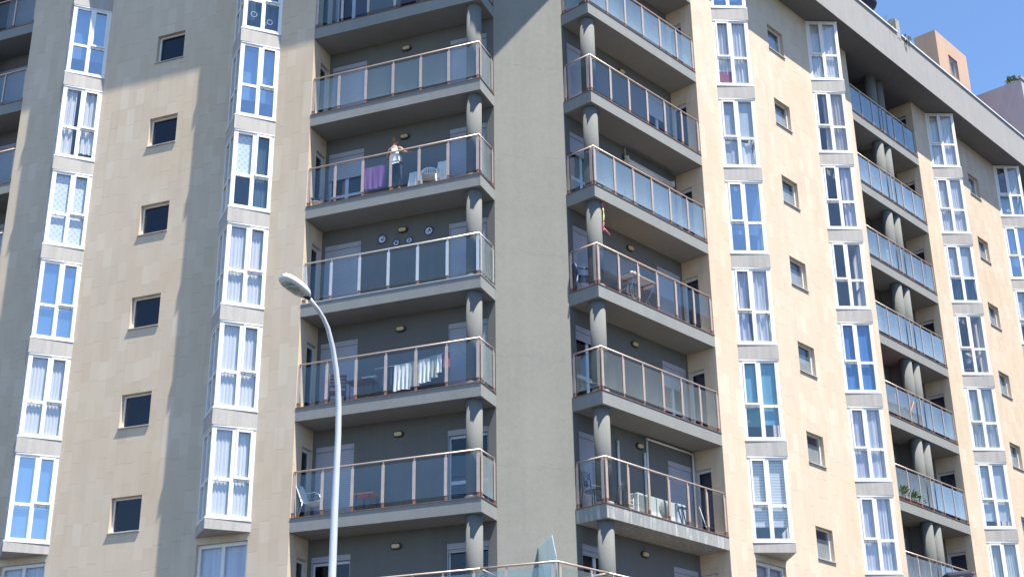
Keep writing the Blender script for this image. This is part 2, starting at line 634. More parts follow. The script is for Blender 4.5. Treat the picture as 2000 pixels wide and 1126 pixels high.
M['teal'] = curtain_mat("teal_roller_blind", (0.28, 0.66, 0.80), (0.34, 0.72, 0.86), 3, 0.35)
M['green'] = curtain_mat("green_roller_blind", (0.20, 0.48, 0.44), (0.26, 0.55, 0.50), 3, 0.35)
M['pale'] = curtain_mat("pale_roller_blind", (0.74, 0.80, 0.86), (0.80, 0.85, 0.90), 3, 0.25)
M['red'] = varied("red_panel", (0.36, 0.10, 0.14), 0.15, 6, 0.8)
M['slats'] = banded("slatted_blind", (0.46, 0.48, 0.42), (0.86, 0.87, 0.82), 0.085, 0.3)
M['lattice'] = lattice_mat()
M['terra'] = plaster("terracotta_render", (0.44, 0.295, 0.21), (0.51, 0.355, 0.26), 0.12, 0.15)
M['mauve'] = plaster("mauve_grey_render", (0.36, 0.32, 0.37), (0.44, 0.40, 0.45), 0.1, 0.15)
M['asphalt'] = varied("asphalt", (0.055, 0.055, 0.057), 0.25, 0.6, 0.9)
M['paving'] = varied("paving", (0.34, 0.32, 0.29), 0.15, 1.0, 0.85)
M['pole'] = varied("galvanised_paint", (0.60, 0.61, 0.64), 0.06, 4, 0.42, 0.2)
M['lampw'] = varied("white_lamp_housing", (0.80, 0.80, 0.78), 0.04, 4, 0.4)
M['lens'] = varied("lamp_lens", (0.66, 0.68, 0.65), 0.12, 12, 0.2)
M['lensglass'] = varied("lamp_bulb_bowl", (0.34, 0.38, 0.36), 0.3, 20, 0.12)
M['lampring'] = varied("bulkhead_ring", (0.035, 0.028, 0.022), 0.2, 8, 0.5)
M['lampyel'] = varied("bulkhead_glass", (0.60, 0.50, 0.26), 0.08, 10, 0.3)
M['white'] = varied("white_cloth", (0.82, 0.82, 0.82), 0.05, 4, 0.9)
M['whitep'] = varied("white_plastic", (0.78, 0.78, 0.77), 0.05, 4, 0.45)
M['purple'] = curtain_mat("purple_towel", (0.30, 0.14, 0.42), (0.40, 0.21, 0.52), 16, 0.25)
M['navy'] = varied("navy_cloth", (0.035, 0.045, 0.08), 0.25, 5, 0.9)
M['greycloth'] = varied("grey_cloth", (0.38, 0.40, 0.38), 0.1, 5, 0.9)
M['redcloth'] = varied("red_cloth", (0.40, 0.07, 0.10), 0.2, 8, 0.9)
M['lime'] = varied("lime_cloth", (0.30, 0.45, 0.10), 0.2, 8, 0.9)
M['wood'] = varied("light_wood", (0.72, 0.47, 0.26), 0.18, 7, 0.6)
M['darkwood'] = varied("dark_red_wood", (0.16, 0.06, 0.04), 0.3, 8, 0.6)
M['orange'] = varied("orange_wood", (0.50, 0.21, 0.08), 0.2, 8, 0.6)
M['blackmetal'] = varied("black_iron", (0.02, 0.022, 0.03), 0.2, 8, 0.45)
M['bluemetal'] = varied("dark_blue_plastic", (0.03, 0.05, 0.14), 0.2, 6, 0.4)
M['steel'] = varied("steel_tube", (0.45, 0.46, 0.48), 0.1, 8, 0.35, 0.6)
M['ac'] = varied("air_conditioner_enamel", (0.74, 0.73, 0.68), 0.05, 3, 0.45)
M['acgrill'] = banded("air_conditioner_grille", (0.14, 0.14, 0.13), (0.45, 0.44, 0.40), 0.035, 0.5)
M['plate'] = varied("white_glaze", (0.62, 0.68, 0.76), 0.12, 14, 0.25)
M['plateblue'] = varied("blue_glaze", (0.03, 0.05, 0.16), 0.4, 20, 0.25)
M['pot'] = varied("terracotta_pot", (0.50, 0.16, 0.08), 0.15, 8, 0.8)
M['pinkpot'] = varied("pale_pot", (0.68, 0.62, 0.60), 0.1, 8, 0.7)
M['leaf'] = varied("leaf_green", (0.06, 0.13, 0.04), 0.4, 14, 0.6)
M['leaf2'] = varied("leaf_pale", (0.22, 0.25, 0.12), 0.4, 14, 0.7)
M['dryleaf'] = varied("dry_leaf", (0.30, 0.27, 0.18), 0.35, 14, 0.8)
M['lavender'] = varied("purple_flower", (0.20, 0.13, 0.30), 0.4, 14, 0.8)
M['skin'] = varied("skin", (0.46, 0.25, 0.17), 0.08, 12, 0.55)
M['hair'] = varied("brown_blond_hair", (0.20, 0.11, 0.05), 0.45, 40, 0.6)
M['darkhair'] = varied("dark_hair", (0.03, 0.02, 0.018), 0.3, 30, 0.6)
M['top'] = varied("white_vest", (0.76, 0.77, 0.80), 0.05, 8, 0.9)
M['leggings'] = varied("grey_blue_leggings", (0.045, 0.06, 0.10), 0.2, 8, 0.85)
M['shirt'] = varied("pale_grey_shirt", (0.50, 0.52, 0.48), 0.1, 8, 0.9)
M['pink'] = varied("pink_ribbon", (0.72, 0.20, 0.28), 0.2, 20, 0.8)
M['yellow'] = varied("yellow_ribbon", (0.62, 0.60, 0.25), 0.2, 20, 0.8)
M['signal'] = varied("dark_navy_signal_housing", (0.012, 0.013, 0.034), 0.15, 6, 0.75)
M['sigred'] = varied("red_lens", (0.25, 0.02, 0.02), 0.1, 6, 0.2)
M['sigamb'] = varied("amber_lens", (0.35, 0.18, 0.02), 0.1, 6, 0.2)
M['siggrn'] = varied("green_lens", (0.02, 0.18, 0.08), 0.1, 6, 0.2)
M['cloth_b'] = varied("pale_blue_cover", (0.55, 0.62, 0.72), 0.08, 6, 0.8)


def stained_slab():
    """the lime streaks that run down one balcony edge"""
    k = N("stained_balcony_paint")
    st = k.noise(1.0, 6, 0.7, k.stretch(9.0, 9.0, 1.1))
    br = k.noise(0.8, 3, 0.5)
    spk = k.noise(38, 3, 0.7)
    base = k.ramp(k.noise(0.55, 6, 0.6), [(0.32, (0.235, 0.245, 0.243)), (0.68, (0.315, 0.325, 0.315))])
    base = k.mix(0.25, base, k.ramp(spk, [(0.3, (0.17, 0.18, 0.18)), (0.7, (0.36, 0.37, 0.37))]))
    f = k.math('MULTIPLY', k.ramp(st, [(0.50, (0,) * 3), (0.62, (1,) * 3)]), k.ramp(br, [(0.36, (0,) * 3), (0.52, (0.6,) * 3)]))
    k.bump(spk, 0.012, 0.4)
    return k.set(k.mix(f, base, (0.60, 0.60, 0.60)), 0.9)


M['slab_st'] = stained_slab()

# ------------------------------------------------------------------ ground
KS = list(range(-1, 7))
TOPZ = 20.59
GZ = -Z0                                      # street level in facade heights
g = MB('W')
g.box(-400, 400, -400, 400, -0.5, 0.0)
o = g.build('ground', M['asphalt'])
tag(o, 'grey asphalt street in front of the corner building', 'ground', kind='structure')

# ------------------------------------------------------------------ the apartment building
ROOT = thing('apartment_building', (CX, CY, 0),
             'tall cream stone and grey corner apartment block with glass balconies and white bay windows', 'building')
SPEC = {
    'L': dict(bays=[6.58, 13.05], small=[(10.09, 11.10)], logg=(16.25, 21.5), end=24.0, smz=(0.11, 1.13)),
    'R': dict(bays=[6.62, 12.92, 22.27, 28.67], small=[(10.14, 11.13), (25.75, 26.73)], logg=(15.82, 21.04), end=36.0, smz=(0.10, 1.12)),
}
BW = 1.67                                      # width of a bay at the wall
BA, BB, BC = (0.0, 0.0), (0.845, 0.825), (BW, 0.0)
ZB = -5.0                                      # everything below is plain street-level wall

for fr, S in SPEC.items():
    l0, l1 = S['logg']
    holes_bay = []
    for b in S['bays']:
        holes_bay.append((b, b + BW, -0.02, TOPZ - 0.02))
        for k in (-1,):
            holes_bay.append((b + 0.05, b + BW - 0.05, 3 * k + 0.05, 3 * k + 2.55))
    for a, b in S['small']:
        for k in KS:
            holes_bay.append((a, b, 3 * k + S['smz'][0], 3 * k + S['smz'][1]))
    w = MB(fr)
    w.wall(LSLAB, l0, ZB, TOPZ, -0.28, 0.0, holes_bay)
    w.build('wall', M['stone'], ROOT)
    w = MB(fr)
    w.wall(l1, S['end'], ZB, TOPZ, -0.28, 0.0, holes_bay)
    w.build('wall', M['stone'], ROOT)
    # street-level storey
    w = MB(fr)
    w.box(LSLAB, S['end'], -0.28, 0.0, GZ, ZB - 0.004)
    w.box(-0.02, LSLAB - 0.004, -RET - 0.3, -RET, GZ, -3.39)
    w.build('lower_wall', M['stone'], ROOT)
    # side walls of the balcony recesses, each with the opening of a side door
    for s_a, s_b in ((LSLAB, LSLAB + 0.2), (l0 - 0.2, l0), (l1, l1 + 0.2)):
        w = MB(fr)
        holes = [(-1.0, -0.45 if s_a != l1 else -0.30, 3 * k + 0.004, 3 * k + 2.07) for k in KS]
        w.wall(-RET - 0.004, -0.284, -3.38, TOPZ, s_a, s_b, holes, axis='d')
        w.build('recess_side_wall', M['stone'], ROOT)
    # back walls of the recesses with door openings
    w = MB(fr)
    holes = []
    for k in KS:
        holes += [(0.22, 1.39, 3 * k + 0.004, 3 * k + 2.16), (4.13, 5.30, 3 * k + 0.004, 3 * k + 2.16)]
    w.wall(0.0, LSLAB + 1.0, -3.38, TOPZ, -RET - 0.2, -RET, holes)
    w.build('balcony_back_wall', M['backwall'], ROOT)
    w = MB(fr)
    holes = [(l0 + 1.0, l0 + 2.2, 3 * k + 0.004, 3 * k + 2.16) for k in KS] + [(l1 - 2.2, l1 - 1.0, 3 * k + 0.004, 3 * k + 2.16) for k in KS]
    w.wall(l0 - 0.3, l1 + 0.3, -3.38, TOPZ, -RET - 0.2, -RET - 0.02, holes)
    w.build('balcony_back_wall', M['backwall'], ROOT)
    # storeys inside
    w = MB(fr)
    for k in KS:
        w.box(0.3, S['end'], -4.6, -RET - 0.21, 3 * k - 0.36, 3 * k - 0.02)
        w.box(LSLAB + 0.21, l0 - 0.21, -RET - 0.206, -0.285, 3 * k - 0.36, 3 * k - 0.02)
        w.box(l1 + 0.21, S['end'], -RET - 0.206, -0.285, 3 * k - 0.36, 3 * k - 0.02)
    w.build('interior_floor', M['room'], ROOT)
    w = MB(fr)
    w.box(0.5, S['end'], -4.8, -4.61, -3.4, TOPZ)
    w.box(S['end'] - 0.2, S['end'], -4.6, -0.29, -3.4, TOPZ - 0.004)
    for b in S['bays']:                        # rooms behind the bays
        for s_ in (b - 0.9, b + BW + 0.75):
            w.box(s_, s_ + 0.12, -4.6, -0.29 if not (l0 - 0.3 < s_ < l1 + 0.3) else -1.3, -3.38, TOPZ - 0.006)
    w.build('interior_wall', M['room'], ROOT)

# the blunt grey corner
w = MB('C')
w.box(-WCH, WCH, -0.35, 0.0, GZ, TOPZ)
w.build('corner_wall', M['grey'], ROOT)

# eave: soffit slab and fascia running round both sides, meeting in a point above the corner
def corner_of(d):
    cl, al, ml = FR['L']
    cr, ar, mr = FR['R']
    p, q = cl + ml * d, cr + mr * d
    den = al.x * (-ar.y) + ar.x * al.y
    dx, dy = q.x - p.x, q.y - p.y
    t = (dx * (-ar.y) + ar.x * dy) / den
    return p + al * t


def wxy(fr, s, d):
    q = world_pt(fr, (s, d, 0))
    return (q.x, q.y)


def ring(d0, d1, eL, eR):
    a, b = corner_of(d0), corner_of(d1)
    return [wxy('L', eL, d0), (a.x, a.y), wxy('R', eR, d0), wxy('R', eR, d1), (b.x, b.y), wxy('L', eL, d1)]


eL, eR = 24.0, 36.0
w = MB('W')
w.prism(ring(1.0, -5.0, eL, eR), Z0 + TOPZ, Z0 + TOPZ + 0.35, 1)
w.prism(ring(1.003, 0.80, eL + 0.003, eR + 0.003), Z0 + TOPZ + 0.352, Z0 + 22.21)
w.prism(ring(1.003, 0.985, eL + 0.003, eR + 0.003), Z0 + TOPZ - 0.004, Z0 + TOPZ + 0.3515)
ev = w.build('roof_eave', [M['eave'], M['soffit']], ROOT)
w = MB('W')
w.prism(ring(1.06, 0.76, eL, 0), Z0 + 22.214, Z0 + 22.28)      # left run and round the corner
w.build('coping', M['coping'], ev)
for a, b in ((0.004, 18.42), (18.76, eR)):
    w = MB('R')
    w.box(a, b, 0.76, 1.06, 22.214, 22.28)
    w.build('coping', M['coping'], ev)
w = MB('R')
w.box(18.43, 18.75, 0.70, 1.012, 22.0, 22.93)
w.build('parapet_pier', M['eave'], ev)
w = MB('R')
w.box(18.0, 36.0, -14.0, -4.81, -3.4, TOPZ + 0.3)
w.build('rear_wall', M['eave'], ROOT)

# ------------------------------------------------------------------ bay windows
EAB = Vector((BB[0], BB[1])).normalized()
LAB = Vector((BB[0], BB[1])).length
NAB = Vector((-EAB.y, EAB.x))
EBC = Vector((BC[0] - BB[0], BC[1] - BB[1])).normalized()
LBC = Vector((BC[0] - BB[0], BC[1] - BB[1])).length
NBC = Vector((-EBC.y, EBC.x))


def off_tri(o):
    """bay plan pushed outward by o"""
    a = (BA[0] - o * 1.3, -0.02)
    b = (BB[0], BB[1] + o * 1.42)
    c = (BC[0] + o * 1.3, -0.02)
    return [a, b, c]


WZ0, WZ1 = 0.05, 2.56
MUZ = 1.10


def window_face(mb, o, e, n, L, sash=True, near_first=True):
    """white frame of one glazed face: t from 0 to L along e, n outward"""
    T = lambda t0, t1, o0, o1, z0, z1, m=0: mb.obox(o, e, n, t0, t1, o0, o1, z0, z1, m)
    p0, mu0, mu1, p1 = 0.085 * L, 0.435 * L, 0.535 * L, 0.90 * L
    T(0.0, p0, -0.07, 0.0, WZ0, WZ1)
    T(p1, L, -0.07, 0.0, WZ0, WZ1)
    T(mu0, mu1, -0.07, -0.004, WZ0, WZ1)
    for a, b in ((p0, mu0), (mu1, p1)):
        T(a, b, -0.066, -0.006, WZ0 + 0.02, WZ0 + 0.10)
        T(a, b, -0.066, -0.006, MUZ - 0.046, MUZ + 0.046)
        T(a, b, -0.066, -0.006, WZ1 - 0.11, WZ1)
    T(-0.01, L + 0.01, -0.05, 0.035, WZ0 - 0.03, WZ0 + 0.018)          # projecting sill
    T(0.0, L, 0.001, 0.02, WZ1 - 0.035, WZ1)                         # head drip
    if sash:                                                            # opening light, set slightly proud
        a, b = p0 - 0.012, mu0 + 0.012
        z0, z1 = MUZ + 0.045, WZ1 - 0.075
        f = 0.052
        T(a, a + f, -0.03, 0.022, z0, z1)
        T(b - f, b, -0.03, 0.022, z0, z1)
        T(a + f, b - f, -0.03, 0.020, z0, z0 + f)
        T(a + f, b - f, -0.03, 0.020, z1 - f, z1)
        T(a, b, 0.0, 0.034, z0 - 0.016, z0 - 0.001)
    for t in (0.15, 0.34, 0.80):                                      # drainage slots
        T(t * L, t * L + 0.022, -0.004, 0.004 if t > 0.4 else 0.003, MUZ - 0.035, MUZ - 0.013, 1)
    for t in (0.16, 0.78):
        T(t * L, t * L + 0.022, -0.003, 0.003, WZ0 + 0.055, WZ0 + 0.077, 1)


def bay_proto(fr):
    """frame and panes of one bay; the origin is its flush corner at floor level"""
    f = MB(fr)
    window_face(f, BA, EAB, NAB, LAB - 0.004)
    window_face(f, BB, EBC, NBC, LBC - 0.004, False)
    fo = f.build('bay_window', [M['alu'], M['black']], ROOT)
    return fo


def pane_mesh(fr, mat, parent, origin, upper=True):
    g_ = MB(fr)
    for o, e, n, L in ((BA, EAB, NAB, LAB), (BB, EBC, NBC, LBC)):
        g_.obox(o, e, n, 0.06 * L, 0.93 * L, -0.040, -0.032, WZ0 + 0.03, WZ1 - 0.03)
    return g_.build('pane', mat, parent, origin)


def hang(fr, mat, parent, origin, t0, t1, z0, z1, o=-0.12, amp=0.012, wave=0.10, face=0, seed=0, name='curtain', gather=0.0):
    oo, e, n, L = ((BA, EAB, NAB, LAB), (BB, EBC, NBC, LBC))[face]
    r = random.Random(seed)
    ph, ph2 = r.uniform(0, 6), r.uniform(0, 6)
    nn = max(2, int((t1 - t0) * L / 0.012))

    def fn(u, v):
        z = z0 + (z1 - z0) * v
        t = (t0 + (t1 - t0) * u) * L
        if gather:                               # drawn in at mid height towards the side
            k = 1 - gather * math.exp(-((z - 0.9) / 0.7) ** 2)
            t = t0 * L + (t - t0 * L) * k
        w_ = amp * sin(2 * pi * t / wave + ph + 0.4 * sin(z * 2 + ph2)) + amp * 0.5 * sin(2 * pi * t / (wave * 0.43) + ph2)
        return (oo[0] + e[0] * t + n[0] * (o + w_), oo[1] + e[1] * t + n[1] * (o + w_), z)
    m = MB(fr)
    m.sheet(fn, nn, 6 if gather else 3)
    return m.build(name, mat, parent, origin, normals=False)


def blind(fr, mat, parent, origin, z0, z1=2.46, o=-0.12, t0=0.05, t1=0.95, name='blind', face=0):
    oo, e, n, L = ((BA, EAB, NAB, LAB), (BB, EBC, NBC, LBC))[face]
    m = MB(fr)
    m.obox(oo, e, n, t0 * L, t1 * L, o - 0.004, o, z0, z1)
    return m.build(name, mat, parent, origin)


# what hangs behind the glass, or is painted there as mirrored sky, read off the photograph: (facade, bay index) -> storeys
BAYS = {
    ('L', 0): {0: 'sheer', 1: 'tied', 2: 'sheer', 3: 'halflace', 4: 'skyglass', 5: 'rings', 6: 'dark'},
    ('L', 1): {0: 'sky', 1: 'sheer', 2: 'sky', 3: 'lattice', 4: 'sheerpart', 5: 'skyglass', 6: 'dark'},
    ('R', 0): {0: 'slats', 1: 'teal', 2: 'lilacpart', 3: 'darkblue', 4: 'torn', 5: 'redpanel', 6: 'mixed'},
    ('R', 1): {0: 'lilac', 1: 'lilac', 2: 'blue', 3: 'open', 4: 'lilacright', 5: 'beige', 6: 'sheerdark'},
    ('R', 2): {0: 'green', 1: 'pale', 2: 'greenpart', 3: 'empty', 4: 'navylow', 5: 'sheer', 6: 'sheer'},
    ('R', 3): {0: 'pale', 1: 'pale', 2: 'pale', 3: 'pale', 4: 'pale', 5: 'skyglass', 6: 'ajar'},
}
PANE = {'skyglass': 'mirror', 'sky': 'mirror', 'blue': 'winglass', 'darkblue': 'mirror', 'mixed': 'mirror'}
proto = {}
for (fr, bi), lv in BAYS.items():
    s0 = SPEC[fr]['bays'][bi]
    for k in range(0, 7):
        if fr not in proto:
            proto[fr] = bay_proto(fr)
            base_w = world_pt(fr, (0, 0, 0))
            WL[proto[fr].name] = base_w
            proto[fr].location = world_pt(fr, (s0, 0, 3 * k)) - WL[ROOT.name]
            WL[proto[fr].name] = world_pt(fr, (s0, 0, 3 * k))
            win = proto[fr]
        else:
            win = proto[fr].copy()
            COL.objects.link(win)
            put(win, world_pt(fr, (s0, 0, 3 * k)), ROOT)
        org = (s0, 0, 3 * k)
        kind = lv[k]
        pane_mesh(fr, M[PANE.get(kind, 'winglass')], win, org)
        sd = k * 17 + bi * 5 + (3 if fr == 'L' else 0)
        H = lambda mat, t0=0.05, t1=0.95, z0=0.07, z1=2.48, **kw: hang(fr, M[mat], win, org, t0, t1, z0, z1, seed=sd + int(t0 * 50), **kw)
        B = lambda mat, z0, **kw: blind(fr, M[mat], win, org, z0, **kw)
        if kind == 'sheer':
            H('sheer'); H('sheer', face=1)
        elif kind == 'tied':
            H('sheer', 0.05, 0.49, gather=0.12); H('sheer', 0.52, 0.95, gather=0.10); H('sheer', face=1)
        elif kind == 'sheerpart':
            H('sheer', 0.05, 0.52, z0=0.3, amp=0.03, wave=0.17); H('sheer', 0.62, 0.95, amp=0.03, wave=0.15); H('sheer', face=1)
        elif kind == 'sheerdark':
            H('sheer', 0.05, 0.42, z0=0.4); H('sheer', 0.52, 0.95, z0=0.4); B('sheer', 0.1, z1=0.42)
        elif kind == 'halflace':
            B('lattice', 1.12, t0=0.52); H('navyc', 0.05, 0.5, amp=0.01)
        elif kind == 'lattice':
            B('lattice', 0.08)
        elif kind == 'rings':
            H('navyc', 0.05, 0.95, amp=0.008, o=-0.3)
            m = MB(fr)
            for t, z, r in ((0.30, 0.45, 0.09), (0.72, 0.62, 0.10), (0.62, 1.45, 0.12), (0.25, 1.7, 0.10), (0.8, 1.9, 0.08), (0.45, 0.35, 0.07)):
                for q in range(20):
                    a0, a1 = 2 * pi * q / 20, 2 * pi * (q + 1) / 20
                    P = lambda a, rr: (BA[0] + EAB[0] * (t * LAB + rr * cos(a)) + NAB[0] * -0.045, BA[1] + EAB[1] * (t * LAB + rr * cos(a)) + NAB[1] * -0.045, z + rr * sin(a))
                    v_ = [m.bm.verts.new(P(a0, r)), m.bm.verts.new(P(a1, r)), m.bm.verts.new(P(a1, r * 0.8)), m.bm.verts.new(P(a0, r * 0.8))]
                    m._f(v_)
            m.build('ring_sticker', M['pale'], win, org, normals=False)
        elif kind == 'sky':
            B('skyrefl', 0.07)  # sheet painted as mirrored sky, built like a blind
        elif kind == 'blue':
            B('bluerefl', 0.07)  # blind coloured by the sky the pane would mirror
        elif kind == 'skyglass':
            B('skyrefl', 0.75, o=-0.30); H('sheer', face=1)  # set-back sheet adds painted sky reflection behind the coated pane
        elif kind == 'slats':
            B('slats', 0.50); B('slats', 0.50, face=1)
        elif kind == 'teal':
            B('teal', 1.05, t0=0.05, t1=0.49); B('teal', 0.55, t0=0.51, t1=0.95); B('green', 0.52, z1=1.1, t0=0.07, t1=0.48, o=-0.22)
        elif kind == 'lilacpart':
            H('lilac', 0.04, 0.46, amp=0.03, wave=0.21, gather=0.25); H('sheer', 0.50, 0.96, amp=0.035, wave=0.24, gather=0.18)
        elif kind == 'lilac':
            H('lilac', 0.04, 0.50, amp=0.008); H('lilac', 0.53, 0.68, amp=0.01); H('sheer', 0.68, 0.82, amp=0.015); H('lilac', 0.84, 0.95); H('lilac', face=1)
        elif kind == 'lilacright':
            H('lilac', 0.60, 0.95, amp=0.03, wave=0.2); H('beige', face=1)
        elif kind == 'beige':
            H('beige', 0.30, 0.46, amp=0.02); H('beige', 0.54, 0.95, amp=0.022, wave=0.13)
        elif kind == 'darkblue':
            B('lilac', 0.9, o=-0.5)
            m = MB(fr)
            m.obox(BA, EAB, NAB, 0.27 * LAB, 0.27 * LAB + 0.09, -0.046, -0.042, 0.72, 0.86)
            m.build('sticker', M['white'], win, org)
        elif kind == 'torn':
            B('pale', 1.12); H('pale', 0.08, 0.47, z0=0.2, z1=1.06, amp=0.012, wave=0.3); H('white', 0.52, 0.95, z0=0.12, z1=1.0, amp=0.03, wave=0.4, gather=0.3)
        elif kind == 'redpanel':
            H('sheer', 0.05, 0.46, z0=0.5, amp=0.025, wave=0.13); H('sheer', 0.50, 0.96, amp=0.025, wave=0.12); B('red', 0.10, z1=0.62, t0=0.06, t1=0.46, o=-0.09)
        elif kind == 'mixed':
            H('pale', 0.05, 0.95, z0=0.4, amp=0.01); H('pale', face=1)
        elif kind == 'open':
            H('lilac', 0.86, 0.96, amp=0.03); H('lilac', 0.1, 0.4, face=1, amp=0.03)
        elif kind == 'green':
            H('greenc', 0.05, 0.48); H('greenc', 0.52, 0.95)
        elif kind == 'greenpart':
            H('greenc', 0.05, 0.49, amp=0.03, wave=0.15, gather=0.06); H('greenc', 0.53, 0.95, amp=0.03, wave=0.15, gather=0.12)
        elif kind == 'pale':
            B('pale', 0.35 if k % 2 else 0.9); H('sheer', 0.85, 0.95)
        elif kind == 'navylow':
            B('pale', 1.12); H('navyc', 0.05, 0.49, z0=0.07, z1=1.1, amp=0.03, gather=0.1); H('navyc', 0.53, 0.95, z0=0.07, z1=1.1, amp=0.03, gather=0.1)
        elif kind == 'empty':
            H('greenc', 0.1, 0.3, face=1); H('greenc', 0.6, 0.8, face=1)
        elif kind == 'ajar':
            B('skyrefl', 0.08, z1=1.05, o=-0.3); H('pale', 0.56, 0.95, z0=1.1)
        elif kind == 'dark':
            B('lilac', 1.5, o=-0.4)
    # granite bands between the bays and the wedge under the lowest
    m = MB(fr)
    m.prism(off_tri(0.030), WZ1 + 0.004 - 3, 0.018)
    bd = m.build('bay_band', M['granite'], ROOT, (s0, 0, 3))
    for k in range(2, 7):
        dup(bd, (0, 0, 3 * (k - 1)), ROOT)
    m = MB(fr)
    m.prism(off_tri(0.030), -0.255, 0.018)
    m.build('bay_band', M['granite'], ROOT, (s0, 0, 0))
    # flush window under each bay
    f = MB(fr)
    a, b = 0.055, BW - 0.055
    for x0, x1, z0, z1 in ((a, a + 0.09, 0.055, 2.545), (b - 0.09, b, 0.055, 2.545), (a + 0.09, b - 0.09, 0.055, 0.15), (a + 0.09, b - 0.09, 2.45, 2.545),
                           ((a + b) / 2 - 0.05, (a + b) / 2 + 0.05, 0.15, 2.45)):
        f.box(x0, x1, -0.17, -0.09, z0, z1)
    fw = f.build('flush_window', M['alu'], ROOT, (s0, 0, -3))
    f = MB(fr)
    f.box(a + 0.05, b - 0.05, -0.135, -0.128, 0.1, 2.5)
    f.build('pane', M['winglass'], fw, (s0, 0, -3))
    f = MB(fr)
    f.box(a + 0.05, b - 0.05, -0.23, -0.22, 0.1, 2.5)
    f.build('blind', M['lilac'], fw, (s0, 0, -3))

# ------------------------------------------------------------------ small square windows
for fr, S in SPEC.items():
    z0, z1 = S['smz']
    for wi, (a, b) in enumerate(S['small']):
        sw = None
        for k in KS:
            org = (a, 0, 3 * k)
            if sw is None:
                f = MB(fr)
                W_, h0, h1 = b - a, z0, z1
                for x0, x1, y0, y1 in ((0.004, 0.055, h0 + 0.03, h1 - 0.004), (W_ - 0.055, W_ - 0.004, h0 + 0.03, h1 - 0.004),
                                       (0.055, W_ - 0.055, h0 + 0.03, h0 + 0.085), (0.055, W_ - 0.055, h1 - 0.055, h1 - 0.004)):
                    f.box(x0, x1, -0.20, -0.13, y0, y1)
                f.box(-0.02, W_ + 0.02, -0.13, 0.045, h0 - 0.002, h0 + 0.028, 1)          # stone sill
                sw = f.build('small_window', [M['alu'], M['granite']], ROOT, org)
                f = MB(fr)
                f.box(0.05, W_ - 0.05, -0.170, -0.163, h0 + 0.06, h1 - 0.03)
                f.build('pane', M['darkglass'] if fr == 'L' else M['winglass'], sw, org)
                f = MB(fr)
                if fr == 'R':
                    f.box(0.05, W_ - 0.05, -0.20, -0.19, h0 + 0.06, h0 + 0.72)  # plain grey sheet behind the lower part of the pane
                    f.build('grey_lower_panel', M['greycloth'], sw, org)
                else:
                    f.box(-0.4, W_ + 0.4, -1.4, -1.3, h0 - 0.3, h1 + 0.3)
                    f.build('room_back', M['backwall'], sw, org)
            else:
                dup(sw, (0, 0, 3 * (k - KS[0])), ROOT)

# ------------------------------------------------------------------ balconies
RAILD = -0.06
POSTS = [0.10, 0.99, 1.87, 2.75, 3.63, 4.51, 5.36]
GL = {('L', -1): 'rail_clear', ('L', 0): 'rail_clear', ('L', 1): 'rail_clear', ('L', 2): 'rail_clear', ('L', 3): 'rail_clear', ('L', 4): 'rail_green', ('L', 5): 'rail_clear',
      ('R', -1): 'rail_clear', ('R', 0): 'rail_clear', ('R', 1): 'rail_green', ('R', 2): 'rail_clear', ('R', 3): 'rail_milk', ('R', 4): 'rail_clear', ('R', 5): 'rail_milk'}
GRET = {('L', 0): 'rail_frost', ('L', 1): 'rail_frost', ('L', 4): 'rail_frost', ('L', 3): 'rail_green', ('L', 2): 'rail_green',
        ('R', 3): 'rail_green', ('R', 0): 'rail_clear'}


def post_mesh(fr, mat, parent, s, d, z, along='s'):
    m = MB(fr)
    m.box(-0.021, 0.021, -0.030, 0.012, 0.0, 1.215)
    if along == 's':
        m.box(-0.042, 0.042, 0.013, 0.026, 0.135, 1.12)
    else:
        m.box(-0.03, -0.022, -0.042, 0.042, 0.135, 1.12)
    m.box(-0.028, 0.028, -0.036, 0.020, 0.0, 0.13, 1)
    return m.build('post', [M[mat], M['foot']], parent, (s, d, z))


